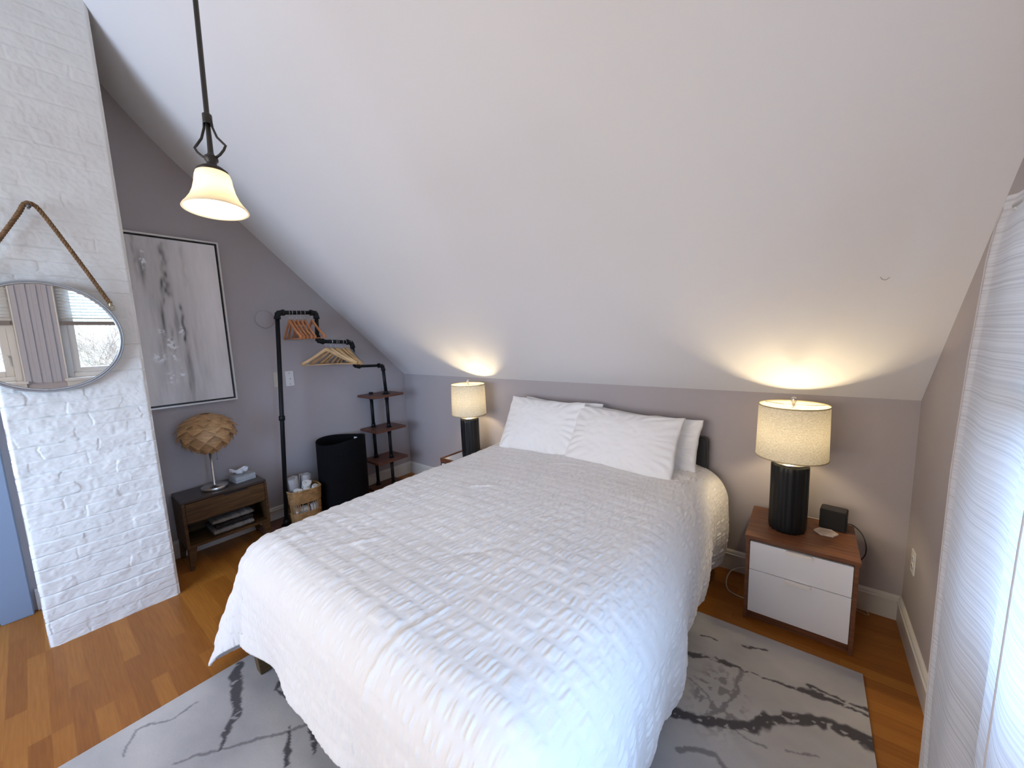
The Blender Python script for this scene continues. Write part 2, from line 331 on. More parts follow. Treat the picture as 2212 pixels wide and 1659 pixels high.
# painted brick chimney breast
def bricks():
    x0, x1, ya, yb = LX+0.0, -3.754, -2.361, -2.927
    segs = [((x0, ya), (x1, ya), (0, 1), 0.014), ((x1, ya), (x1, yb), (1, 0), 0.0036), ((x1, yb), (x0, yb), (0, -1), 0.014)]
    path = []; s = 0
    for (a, b, n, st) in segs:
        L_ = math.hypot(b[0]-a[0], b[1]-a[1]); k = int(L_/st)
        for i in range(k+1):
            t = i/k; path.append((a[0]+(b[0]-a[0])*t, a[1]+(b[1]-a[1])*t, n[0], n[1], s+L_*t, min(t, 1-t)*L_))
        s += L_
    path = np.array(path); z = np.concatenate([np.arange(0, 2.2, 0.0032), np.arange(2.2, 3.75, 0.006)])
    Sg, Z = np.meshgrid(path[:, 4], z, indexing='ij')
    # warp, courses, joints
    Zw = Z+0.007*fbm(Sg*7, Z*7, 3)+0.0035*fbm(Sg*28, Z*28, 5)
    Sw = Sg+0.020*fbm(Sg*9, Z*16, 11)+0.008*fbm(Sg*40, Z*40, 8)
    ch = 0.0765; row = np.floor(Zw/ch).astype(int); fz = (Zw/ch-row)*ch
    rng = np.random.RandomState(4); offs = rng.rand(200)*0.08; lens = 0.215
    q = (Sw+0.1075*(row % 2)+offs[row % 200])/lens; col = np.floor(q).astype(int); fs = (q-col)*lens
    dz = np.minimum(fz, ch-fz); ds = np.minimum(fs, lens-fs)
    tilt = rng.rand(4096)-0.5; dep = rng.rand(4096)-0.5; kk = (row*37+col*101) % 4096
    soft = 0.35+0.65*(1-sstep(1.6, 2.7, Z))
    wj = 0.0042+0.002*fbm(Sg*6, Z*6, 31)
    jz = sstep(0.0005, wj, dz); jsv = sstep(0.000, 0.006, ds)*0.75+0.25
    jm = np.clip(0.55+1.5*vnoise(Sg*5, Z*13, 41), 0.12, 1.3)
    h = -0.0115*(1-jz)*jm-0.0055*(1-jsv)*jz*np.clip(0.35+1.6*vnoise(Sg*6, Z*9, 43), 0.0, 1.2)
    h = h+(0.0050*dep[kk]+0.070*(tilt[kk]+0.25)*(fz-ch/2))*jz*jsv
    h = h*soft+(0.0050*fbm(Sg*13, Z*13, 21, 4)+0.0024*fbm(Sg*55, Z*70, 22, 2))*(0.45+0.55*soft)
    nx = path[:, 2][:, None]; ny = path[:, 3][:, None]
    ed = path[:, 5][:, None]; h = np.where(np.abs(ny) > 0.5, (h*0.3-0.003)*sstep(0, 0.03, ed), h*(0.45+0.55*sstep(0, 0.014, ed)))
    P = np.stack([path[:, 0][:, None]+nx*h, path[:, 1][:, None]+ny*h, Z+0*h], 2)
    # soften the corners: pull ends of the front face in
    topz = np.vectorize(ceil_z)(P[:, :, 1])+0.02
    P[:, :, 2] = np.minimum(P[:, :, 2], topz)
    e = path[:, 5][:, None]; rr = 0.010*(1-sstep(0, 0.016, e)); P[:, :, 0] -= nx*rr; P[:, :, 0] = np.where(np.abs(ny) > 0.5, np.minimum(P[:, :, 0], x1-0.010), P[:, :, 0])
    o = grid_mesh('wall_chimney', P, M_brick)
    return struct(o)
bricks()

# door with its casing, left of the chimney
dy = -2.975
struct(MB().box(LX, LX+0.055, dy-0.13, dy, 0, 2.1).box(LX, LX+0.055, dy-1.03, dy-0.90, 0, 2.1).box(LX, LX+0.06, dy-1.03, dy, 2.1, 2.22).obj('trim_1', M_door, bevel=0.004))
dr = struct(MB().box(LX+0.002, LX+0.035, dy-0.90, dy-0.13, 0.01, 2.1).obj('door_1', M_door))
MB().lathe([(0.001, -0.05), (0.024, -0.045), (0.028, -0.02), (0.012, -0.012), (0.012, 0.0)], 20, m=Matrix.Translation((LX+0.036, dy-0.84, 1.0)) @ Matrix.Rotation(R(-90), 4, 'Y')).obj('door_handle', M_steel, dr)

# windows
def window(name, a, b, zz, axis='x', two=False):
    m_ = MB(); z0, z1 = zz
    def bx(u0, u1, d0, d1, za, zb):
        if axis == 'x': m_.box(d0, d1, u0, u1, za, zb)
        else: m_.box(u0, u1, FY-d1, FY-d0, za, zb)
    fw = 0.055
    bx(a, a+fw, 0.02, 0.12, z0, z1); bx(b-fw, b, 0.02, 0.12, z0, z1); bx(a+fw, b-fw, 0.022, 0.12, z0, z0+fw); bx(a+fw, b-fw, 0.022, 0.12, z1-fw, z1)
    o = struct(m_.obj(name, M_trim, bevel=0.003))
    m_ = MB(); s = 0.06; a2, b2 = a+fw, b-fw; c0, c1 = z0+fw, z1-fw
    bx(a2, a2+s, 0.04, 0.085, c0, c1); bx(b2-s, b2, 0.04, 0.085, c0, c1); bx(a2+s, b2-s, 0.04, 0.085, c0, c0+s); bx(a2+s, b2-s, 0.04, 0.085, c1-s, c1)
    m_.obj('sash', M_trim, o, bevel=0.003)
    m_ = MB(); bx(a2+s-0.005, b2-s+0.005, 0.060, 0.064, c0+s-0.005, c1-s+0.005); m_.obj('glass_pane', M_pane, o)
    m_ = MB(); bx(b2-s*0.7, b2-s*0.3, 0.012, 0.04, c0+0.22, c0+0.235); bx(b2-s*0.65, b2-s*0.35, 0.006, 0.018, c0+0.12, c0+0.235); m_.obj('latch', M_trim, o)
    m_ = MB(); t = 0.085
    bx(a-0.015, a, -0.024, 0.019, z0+0.001, z1+0.001); bx(b, b+0.015, -0.024, 0.019, z0+0.001, z1+0.001); bx(a-0.015, b+0.015, -0.028, 0.018, z1+0.001, z1+t); bx(a-0.03, b+0.03, -0.05, 0.018, z0-0.028, z0+0.001); bx(a-0.015, b+0.015, -0.018, 0.0, z0-0.12, z0-0.028)
    m_.obj('window_casing', M_trim, o, bevel=0.003)
    return o
window('window_1', *W1, WZ); window('window_2', *W2, WZ); window('window_fill', *W3, W3Z, axis='y')
# fluted trim between the two windows
m_ = MB()
for k in range(8):
    yc = W1[0]-0.034-k*0.0375
    m_.box(-0.014-0.008*(k % 2), 0, yc-0.0185, yc+0.0185, z0-0.03, z1+0.085)
struct(m_.obj('trim_2', mat('shaded_trim', (0.42, 0.41, 0.44), 0.6)))  # backlit shade of the trim put into its grey colour
def blind(w, label):
    a, b = w[0]+0.015, w[1]-0.015; o = thing('window_blind', (0.0, (a+b)/2, WZ[1]), label, 'blind', 'slatted blinds on the windows'); h = (b-a)/2
    MB().box(-0.012, 0.018, -h, h, -0.045, -0.003).obj('head_rail', M_trim, o, bevel=0.002)
    m_ = MB(); n = 12
    for k in range(n):
        zc = -0.07-k*0.036; mm = Matrix.Translation((0.0, 0, zc)) @ Matrix.Rotation(R(28), 4, 'Y'); m_.box(-0.017, 0.017, -h, h, -0.0015, 0.0015, mm)
    m_.obj('slats', M_trim, o)
    MB().box(-0.017, 0.017, -h, h, -0.07-n*0.036-0.045, -0.07-n*0.036).obj('bottom_rail', mat('blind_rail', (0.20, 0.17, 0.15), 0.5), o, bevel=0.002)
    for s in (-0.7, 0.7): MB().tube([(-0.019, s*h, -0.03), (-0.019, s*h, -0.07-n*0.036)], 0.0012, 6).obj('ladder_cord', M_trim, o)
blind(W1, 'white slatted blind half lowered on the window nearer the curtain')
blind(W2, 'white slatted blind half lowered on the window behind the camera')

# outside: lawn and bare shrubs
tag(MB().box(0.3, 30, -20, 12, -0.35, -0.3).obj('lawn', M_lawn), 'pale winter lawn outside the windows', 'lawn')
def shrub(x, y, seed, label):
    rnd = random.Random(seed); m_ = MB()
    def br(p, d, l, r, dep):
        q = p+d*l; mid = (p+q)/2+Vector((rnd.uniform(-1, 1), rnd.uniform(-1, 1), rnd.uniform(-1, 1)))*l*0.08
        m_.tube([p, mid, q], [r, r*0.85, r*0.6], 4, caps=False)
        if dep:
            for k in range(rnd.choice((3, 4))):
                dd = (d+Vector((rnd.uniform(-1, 1), rnd.uniform(-1, 1), rnd.uniform(-0.5, 0.9)))*0.75).normalized(); br(p+(q-p)*rnd.uniform(0.4, 1), dd, l*rnd.uniform(0.6, 0.85), r*0.6, dep-1)
    for k in range(6): br(Vector((rnd.uniform(-.3, .3), rnd.uniform(-.3, .3), 0)), Vector((rnd.uniform(-.5, .5), rnd.uniform(-.5, .5), 1)).normalized(), rnd.uniform(0.6, 0.9), 0.018, 4)
    o = m_.obj('bare_shrub', M_bark); o.location = (x, y, -0.3); return tag(o, label, 'shrub', 'bare shrubs outside the windows')
shrub(2.3, -1.7, 1, 'bare branching shrub outside the window nearer the curtain')
shrub(2.6, -3.4, 2, 'bare branching shrub outside the window behind the camera')

# ------------------------------------------------------------------ rug
def rug():
    x0, x1, y0, y1, th = -2.76, -0.195, -3.75, -0.572, 0.011
    st = 0.006; xs = np.arange(x0, x1+st/2, st); ys = np.arange(y0, y1+st/2, st); X, Y = np.meshgrid(xs, ys, indexing='ij')
    wx = X+0.014*fbm(X*18, Y*18, 60)+0.006*fbm(X*70, Y*70, 62); wy = Y+0.014*fbm(X*18, Y*18, 64)+0.006*fbm(X*70, Y*70, 66)
    V = np.zeros_like(X); T = np.zeros_like(X)
    dark = [([(-2.72, -2.33), (-2.668, -2.368), (-2.53, -2.392), (-2.438, -2.416), (-2.394, -2.457), (-2.349, -2.493), (-2.298, -2.519)], [.020, .022, .020, .021, .014, .011, .006]),
            ([(-2.168, -2.312), (-2.088, -2.348), (-1.999, -2.383), (-1.9, -2.40)], [.003, .008, .010, .012]),
            ([(-2.119, -2.247), (-2.006, -2.279), (-1.959, -2.297)], [.012, .008, .004]),
            ([(-2.5, -2.05), (-2.45, -2.2), (-2.414, -2.273), (-2.30, -2.24), (-2.15, -2.15), (-2.0, -2.0)], [.03, .02, .006, .01, .03, .04]),
            ([(-1.1, -0.93), (-0.862, -0.92), (-0.804, -0.886), (-0.734, -0.873), (-0.665, -0.872)], [.02, .015, .015, .012, .006]),
            ([(-0.665, -0.872), (-0.647, -0.887), (-0.62, -0.867), (-0.576, -0.862), (-0.529, -0.855), (-0.483, -0.853), (-0.439, -0.84), (-0.385, -0.825), (-0.333, -0.829), (-0.267, -0.825), (-0.206, -0.825)], [.003, .003, .003, .003, .003, .006, .011, .024, .014, .009, .008]),
            ([(-0.40, -0.79), (-0.332, -0.793), (-0.281, -0.797), (-0.239, -0.794), (-0.206, -0.787)], [.010, .004, .004, .006, .008]),
            ([(-0.95, -1.30), (-0.861, -1.284), (-0.802, -1.262), (-0.735, -1.245), (-0.681, -1.211), (-0.619, -1.177), (-0.578, -1.162), (-0.536, -1.085), (-0.489, -1.046), (-0.436, -1.012), (-0.37, -0.975), (-0.305, -0.963), (-0.259, -0.959), (-0.203, -0.955)], [.02, .022, .026, .024, .018, .022, .028, .030, .026, .028, .026, .030, .034, .038]),
            ([(-0.676, -0.71), (-0.642, -0.701), (-0.608, -0.689), (-0.571, -0.666)], [.003, .006, .002, .005]),
            ([(-0.852, -0.762), (-0.821, -0.748), (-0.792, -0.748)], [.006, .005, .004])]
    thin = [([(-2.65, -2.514), (-2.631, -2.599), (-2.652, -2.64), (-2.684, -2.678), (-2.704, -2.723), (-2.632, -2.754), (-2.593, -2.77)], .0035),
            ([(-2.384, -2.651), (-2.348, -2.582), (-2.298, -2.519), (-2.222, -2.423), (-2.149, -2.327), (-2.113, -2.242)], .0045),
            ([(-0.70, -1.21), (-0.668, -1.197), (-0.621, -1.218), (-0.572, -1.229), (-0.526, -1.214)], .003), ([(-0.47, -1.186), (-0.417, -1.161), (-0.372, -1.141)], .0025),
            ([(-0.665, -0.872), (-0.651, -0.917), (-0.665, -0.966), (-0.649, -1.003), (-0.671, -1.073), (-0.691, -1.144), (-0.723, -1.184)], .007),
            ([(-0.85, -1.07), (-0.78, -1.10), (-0.70, -1.17)], .003), ([(-0.8, -1.42), (-0.68, -1.36), (-0.62, -1.40)], .009)]
    def seg(pts, ws, A, amp):
        for i in range(len(pts)-1):
            (ax, ay), (bx, by) = pts[i], pts[i+1]; dx, dy_ = bx-ax, by-ay; L2 = dx*dx+dy_*dy_
            t = np.clip(((wx-ax)*dx+(wy-ay)*dy_)/L2, 0, 1); d = np.hypot(wx-ax-t*dx, wy-ay-t*dy_); wv = (ws[i]*(1-t)+ws[i+1]*t)*(1+0.9*vnoise(X*40, Y*40, 71))
            np.maximum(A, amp*(1-sstep(wv*0.75, wv*1.15+0.003, d)), out=A)
    for pts, ws in dark: seg(pts, ws, V, 1.0)
    V *= 1-0.85*sstep(0.28, 0.36, vnoise(X*45, Y*60, 75)+0.35*vnoise(X*120, Y*120, 76))
    for pts, wv in thin: seg(pts, [wv]*len(pts), T, 0.6)
    # crackled area beside the bed
    cr2 = np.exp(-(((X+0.72)/0.07)**2+((Y+1.10)/0.12)**2)); T = np.maximum(T, np.clip(cr2*2.2*sstep(0.05, 0.22, fbm(X*45, Y*45, 77)), 0, 0.55))
    V = np.maximum(V, T)
    # off-screen and hidden remainder: a few wandering veins of the same kind
    Hh = 0*X+th+0.0006*vnoise(X*160, Y*160, 90)
    ex = np.minimum(np.minimum(X-x0, x1-X), np.minimum(Y-y0, y1-Y)); Hh = Hh-(th-0.001)*(ex < 1e-4)
    tone = 0.5+0.6*fbm(X*2.2, Y*3.5, 81, 5)
    P = np.stack([X, Y, Hh], 2)
    m = bpy.data.materials.new('veined_rug'); m.use_nodes = True; t = m.node_tree; p = t.nodes['Principled BSDF']; p.inputs['Roughness'].default_value = 0.95; p.inputs['Sheen Weight'].default_value = 0.15
    a1 = t.nodes.new('ShaderNodeAttribute'); a1.attribute_name = 'vein'; a2 = t.nodes.new('ShaderNodeAttribute'); a2.attribute_name = 'tone'
    rp = t.nodes.new('ShaderNodeValToRGB'); e = rp.color_ramp.elements; e[0].position = 0.15; e[0].color = (0.30, 0.29, 0.295, 1); e[1].position = 0.85; e[1].color = (0.56, 0.53, 0.50, 1)
    t.links.new(a2.outputs['Fac'], rp.inputs[0]); mx = t.nodes.new('ShaderNodeMixRGB'); mx.inputs[2].default_value = (0.062, 0.055, 0.060, 1); t.links.new(a1.outputs['Fac'], mx.inputs[0]); t.links.new(rp.outputs[0], mx.inputs[1]); t.links.new(mx.outputs[0], p.inputs['Base Color'])
    tcn = t.nodes.new('ShaderNodeTexCoord'); nz = t.nodes.new('ShaderNodeTexNoise'); nz.inputs['Scale'].default_value = 500; bp = t.nodes.new('ShaderNodeBump'); bp.inputs['Strength'].default_value = 0.5; bp.inputs['Distance'].default_value = 0.002
    t.links.new(tcn.outputs['Object'], nz.inputs[0]); t.links.new(nz.outputs[0], bp.inputs['Height']); t.links.new(bp.outputs[0], p.inputs['Normal'])
    return tag(grid_mesh('rug', P, m, attr=dict(vein=V, tone=tone)), 'large pale grey rug with dark marble veins under the bed', 'rug')
rug()

# ------------------------------------------------------------------ bed
BX0, BX1, BY0, BY1 = -2.62, -0.975, -2.285, -0.09
bed = thing('bed', ((BX0+BX1)/2, (BY0+BY1)/2, 0), 'double bed with charcoal upholstered headboard and wooden legs under the white duvet', 'bed')
bcx, bcy = (BX0+BX1)/2, (BY0+BY1)/2; hw, hl = (BX1-BX0)/2, (BY1-BY0)/2
hb = MB()
pr = []
for cx_, a0 in ((hw-0.035, 0), (-hw+0.035, 90)):
    for k in range(7): a = R(a0+k*15); pr.append((cx_+0.035*math.cos(a), 0.89+0.035*math.sin(a)))
pr += [(-hw, 0.14), (hw, 0.14)]
hb.prism(pr, 'y', hl+0.005, hl+0.075); hb.obj('headboard', M_charcoal, bed, bevel=0.012)
fr_ = MB().box(-hw, hw, -hl, -hl+0.05, 0.16, 0.36).box(-hw, -hw+0.05, -hl+0.05, hl, 0.16, 0.36).box(hw-0.05, hw, -hl+0.05, hl, 0.16, 0.36).box(-hw+0.05, hw-0.05, -hl+0.05, hl, 0.30, 0.34)
fr_.obj('bed_frame', M_charcoal, bed, bevel=0.01)
for sx_ in (-1, 1):
    for sy_ in (-1, 1):
        x_, y_ = sx_*(hw-0.038), sy_*(hl-0.030); q = 0.038; z_b = 0.012 if not (sy_ > 0) else 0.0
        vs = [(x_+a*q*0.75, y_+b*q*0.75, z_b) for a, b in ((-1, -1), (1, -1), (1, 1), (-1, 1))]+[(x_+a*q, y_+b*q, 0.16) for a, b in ((-1, -1), (1, -1), (1, 1), (-1, 1))]
        MB().add(vs, [(0, 3, 2, 1), (4, 5, 6, 7), (0, 1, 5, 4), (1, 2, 6, 5), (2, 3, 7, 6), (3, 0, 4, 7)]).obj('leg', M_leg, bed, bevel=0.003)
MB().box(-hw+0.02, hw-0.02, -hl+0.03, hl-0.01, 0.345, 0.655).obj('mattress', M_cotton, bed, bevel=0.05)

def duvet():
    r_in = 0.10                                    # the flat part ends this far inside the mattress edge
    ix0, ix1, iy0, iy1 = BX0+r_in, BX1-r_in, BY0+r_in+0.045, BY1+0.02
    Wd, Ld = ix1-ix0, iy1-iy0; E = 0.72; EF = 0.575
    us = np.arange(-E, Wd+E, 0.0034); vs = np.arange(-EF, Ld, 0.0062)
    Uu, Vv = np.meshgrid(us, vs, indexing='ij')
    px = np.clip(Uu, 0, Wd); py = np.clip(Vv, 0, Ld); dx, dy_ = Uu-px, Vv-py
    d = np.hypot(dx, dy_); dn = np.maximum(d, 1e-6); nx, ny = dx/dn, dy_/dn
    th = np.arctan2(np.abs(ny), np.abs(nx)+1e-9)       # 0 = side, pi/2 = foot
    corner = np.sin(2*th)**2*(d > 0)*((np.abs(dx) > 1e-9) & (np.abs(dy_) > 1e-9))
    lside = (nx < 0)
    Rr = (0.245*np.cos(th)**2+0.175*np.sin(th)**2)
    # bulge changes along the sides
    Rr = Rr*(1+0.10*np.sin(Vv*2.6+0.6)*np.cos(th)**2)
    Rr = np.where(lside, Rr*1.02, Rr*0.98)
    phi_max = R(82); arc = Rr*phi_max; ph = np.minimum(d, arc)/Rr
    rest = np.maximum(d-arc, 0)
    maxd = np.minimum(E/np.maximum(np.cos(th), 1e-3), EF/np.maximum(np.sin(th), 1e-3)); rest = rest*np.minimum(1, (0.697-Rr)/np.maximum(maxd-arc, 1e-3))
    out = Rr*np.sin(ph)+rest*math.cos(phi_max)*0.5; drop = Rr*(1-np.cos(ph))+rest*math.sin(phi_max)
    # taper in below the bulge on the long sides
    out = out-0.10*sstep(0.12, 0.62, rest)*np.cos(th)**2
    # the foot corner on the left hangs as a wing, with a valley next to it
    thd = np.degrees(th); cl = corner*0+((np.abs(dx) > 1e-9) & (np.abs(dy_) > 1e-9))
    wing = np.exp(-((thd-44)/22)**2)*cl; val = np.exp(-((thd-76)/9)**2)*cl
    out = out+0.42*rest*wing-0.05*val*sstep(0.2, 0.55, d)
    # gentle hanging folds
    per = np.where(np.abs(nx) > np.abs(ny), Vv, Uu)
    fold = 0.018*np.sin(per*9.5+1.0+2.0*fbm(Uu*1.5, Vv*1.5, 5))+0.012*np.sin(per*17+3*fbm(Uu*1.2, Vv*1.2, 6)+0.4)
    out = out+fold*sstep(0.22, 0.7, d)
    ztop = 0.722+0.020*np.sin(PI*px/Wd)*np.sin(PI*np.clip(py/Ld, 0, 1))+0.022*sstep(0.2, 1.7, py)-0.012
    ztop = ztop+0.018*fbm(Uu*2.3, Vv*2.3, 14)
    Z = ztop-drop
    over = np.maximum(0.018-Z, 0); Z = np.where(Z < 0.018, 0.018+0.01*vnoise(Uu*9, Vv*9, 3)+0.005, Z); out = out+over*0.25
    X = ix0+px+nx*out; Y = iy0+py+ny*out
    # long soft creases seen at the foot end
    def crease(cx, cy, ang, L_, w_, a_):
        c, s = math.cos(ang), math.sin(ang); q = (Uu-cx)*c+(Vv-cy)*s; r_ = -(Uu-cx)*s+(Vv-cy)*c
        return a_*np.exp(-(r_/w_)**2)*np.exp(-(q/L_)**4)
    cre = crease(1.05, -0.10, R(80), 0.22, 0.014, 0.010)-crease(1.03, -0.10, R(80), 0.22, 0.02, 0.006)
    cre = 0.7*cre+crease(0.42, 0.17, R(60), 0.09, 0.014, 0.006)+crease(0.10, 0.0, R(72), 0.10, 0.016, 0.007)+crease(0.75, 1.55, R(20), 0.10, 0.012, 0.007)+crease(0.5, 0.95, R(35), 0.08, 0.010, 0.007)
    cre = cre+crease(0.95, 0.45, R(48), 0.10, 0.014, -0.006)
    # seersucker bands running across the bed
    bw = 0.0735; vb = Vv+0.006*fbm(Uu*3, Vv*3, 33); b = np.floor(vb/bw); f = vb/bw-b
    env = sstep(0.10, 0.30, f)*sstep(0.06, 0.26, 1-f)
    skew = (f-0.5)*bw*(0.25*vnoise(Uu*5, b*3.1, 99))
    u2 = Uu+skew+0.004*fbm(Uu*20, Vv*40, 35)
    r1 = vnoise(u2*100, b*7.0+f*0.8, 51); r2 = vnoise(u2*180, b*5.0+f*1.3, 52)
    amp = 0.8+0.5*vnoise(Uu*4, Vv*4, 53)
    ck = np.sign(r1)*np.abs(r1*2)**0.8*0.5*0.0095+r2*0.0038
    hgt = env*amp*ck+cre-0.0012*(1-env)+0.0020*fbm(Uu*9, Vv*9, 57)
    P = np.stack([X, Y, Z], 2)
    du = np.gradient(P, axis=0); dv = np.gradient(P, axis=1); N = np.cross(du, dv); N /= np.maximum(np.linalg.norm(N, axis=2, keepdims=True), 1e-9)
    P = P+N*hgt[:, :, None]
    # hem drops a little inside, so the edge reads as a double layer
    uvc = np.stack([Uu, Vv], 2)
    m = mat('seersucker_cotton', (0.77, 0.755, 0.74), 0.85, sheen=0.15, bump=(220, 0.25, 0.002, U))
    o = grid_mesh('duvet', P, m, uv=uvc)
    md = o.modifiers.new('solid', 'SOLIDIFY'); md.thickness = 0.012; md.offset = -1
    return tag(o, 'white seersucker duvet draped over the bed down to the rug', 'duvet')
duvet()

def pillow_mesh(W_, H_, T_, seed, flange=0.0):
    n = 90; a = np.linspace(-1, 1, n); A, B = np.meshgrid(a, a, indexing='ij'); outl = []
    rag = 1-0.055*(np.abs(A)**2*(1-B**2)*0+ (1-np.abs(A)**1.5)*0)
    sides = []
    for sgn in (1, -1):
        prof = np.clip((1-np.abs(A)**2.6), 0, 1)**0.55*np.clip((1-np.abs(B)**2.6), 0, 1)**0.55
        t = sgn*T_/2*prof
        inx = 1-0.05*(1-B**2)-0.0*B; iny = 1-0.07*(1-A**2)
        X = A*W_/2*(1-0.045*(1-np.abs(B))*np.abs(A)); Z = B*H_/2*(1-0.075*(1-np.abs(A)**1.5)*np.abs(B))
        wr_ = 0.010*fbm(A*2.5+seed, B*2.5, seed)+0.006*fbm(A*7, B*3+seed, seed+3)
        rad = np.hypot(np.abs(A)-0.9, np.abs(B)-0.9); th_ = np.arctan2(B, A)
        wr_ = wr_+0.006*np.sin(th_*26+4*vnoise(A*3, B*3, seed+8))*sstep(0.62, 0.85, np.maximum(np.abs(A), np.abs(B)))
        edge = sstep(0.0, 0.12, 1-np.maximum(np.abs(A), np.abs(B)))
        Y = t+wr_*edge*sgn*0.9
        X = X+0.008*vnoise(B*5, A*2, seed+5)*np.abs(A); Z = Z+0.010*vnoise(A*5, B*2, seed+6)*np.abs(B)
        sides.append(np.stack([X, -Y, Z], 2))
    idx = np.arange(n*n).reshape(n, n)
    F = []
    for s_, off in ((0, 0), (1, n*n)):
        a_ = idx[:-1, :-1].ravel()+off; b_ = idx[:-1, 1:].ravel()+off; c_ = idx[1:, 1:].ravel()+off; d_ = idx[1:, :-1].ravel()+off
        F.append(np.stack([a_, d_, c_, b_] if s_ == 0 else [a_, b_, c_, d_], 1))
    F = np.concatenate(F); Pv = np.concatenate([s.reshape(-1, 3) for s in sides])
    me = bpy.data.meshes.new('pillow'); me.from_pydata(Pv.tolist(), [], F.tolist())
    bm = bmesh.new(); bm.from_mesh(me); bmesh.ops.remove_doubles(bm, verts=bm.verts, dist=0.0006); bmesh.ops.recalc_face_normals(bm, faces=bm.faces); bm.to_mesh(me); bm.free()
    me.polygons.foreach_set('use_smooth', [True]*len(me.polygons)); me.update(); return me
def pillow(loc, W_, H_, T_, lean, rz, rx_, seed, label):
    o = link('pillow', pillow_mesh(W_, H_, T_, seed), M_cotton)
    o.matrix_world = Matrix.Translation(loc) @ Matrix.Rotation(R(rz), 4, 'Z') @ Matrix.Rotation(R(-lean), 4, 'X') @ Matrix.Rotation(R(rx_), 4, 'Y')
    return tag(o, label, 'pillow', 'pillows against the headboard')
pillow((-2.085, -0.150, 0.892), 0.74, 0.44, 0.13, 14, 0, 1, 31, 'white pillow mostly hidden behind the pillow nearer the small lamp')
pillow((-1.385, -0.170, 0.865), 0.76, 0.42, 0.13, 20, 0, 2, 37, 'white pillow showing at the right end behind the widest pillow')
pillow((-2.17, -0.305, 0.915), 0.70, 0.47, 0.15, 30, 2, 1, 11, 'white pillow at the front, leaning on the left half of the bed')
pillow((-1.485, -0.320, 0.895), 0.78, 0.45, 0.16, 34, 0, 2, 19, 'widest white pillow at the front, on the right half of the bed')

# ------------------------------------------------------------------ nightstands
def nightstand(loc, label, left=False):
    o = thing('nightstand', loc, label, 'nightstand', None)
    w2, dp, h = 0.235, 0.43, 0.505
    wood = M_walnut
    if not left:
        MB().box(-w2-0.006, w2+0.006, -dp-0.006, 0, h-0.022, h).obj('top', wood, o, bevel=0.002)
    else:
        MB().box(-w2-0.006, -w2+0.012, -dp, 0, h-0.04, h).box(w2-0.012, w2+0.006, -dp, 0, h-0.04, h).box(-w2+0.012, w2-0.012, -dp, -dp+0.016, h-0.04, h).box(-w2+0.012, w2-0.012, -0.016, 0, h-0.04, h).obj('top_rim', wood, o, bevel=0.002)
        MB().box(-w2+0.012, w2-0.012, -dp+0.016, -0.016, h-0.04, h-0.012).obj('top', M_white, o)
    zt = h-0.022 if not left else h-0.04
    MB().box(-w2, -w2+0.018, -dp, 0, 0, zt).box(w2-0.018, w2, -dp, 0, 0, zt).box(-w2+0.018, w2-0.018, -0.012, 0, 0.03, zt).box(-w2+0.018, w2-0.018, -dp+0.05, -0.012, 0.03, 0.05).box(-w2+0.018, w2-0.018, -dp+0.02, -dp+0.032, 0.0, 0.055).obj('body', wood, o, bevel=0.0015)
    zs = (0.058, 0.312, zt-0.006)
    for i in range(2):
        a, b = zs[i], zs[i+1]-0.004
        d_ = MB().box(-w2+0.0205, w2-0.0205, -dp-0.004, -dp+0.014, a, b).box(-w2+0.03, w2-0.03, -dp+0.014, -0.03, a+0.02, b-0.03).obj('drawer', M_white, o, bevel=0.0015)
        MB().box(-0.055, 0.055, -dp-0.022, -dp-0.004, b-0.003, b+0.0005).box(-0.055, 0.055, -dp-0.022, -dp-0.0195, b-0.014, b-0.003).obj('handle', mat('white_handle', (0.85, 0.82, 0.78), 0.3) if 'white_handle' not in bpy.data.materials else bpy.data.materials['white_handle'], d_, bevel=0.0006)
    return o
NSR = (-0.462, -0.035, 0); NSL = (-3.00, -0.035, 0)
nightstand(NSR, 'walnut nightstand with two white drawers beside the right wall').rotation_euler = (0, 0, R(0))
nightstand(NSL, 'walnut-rimmed nightstand with an inset white top, beyond the far side of the bed', True)

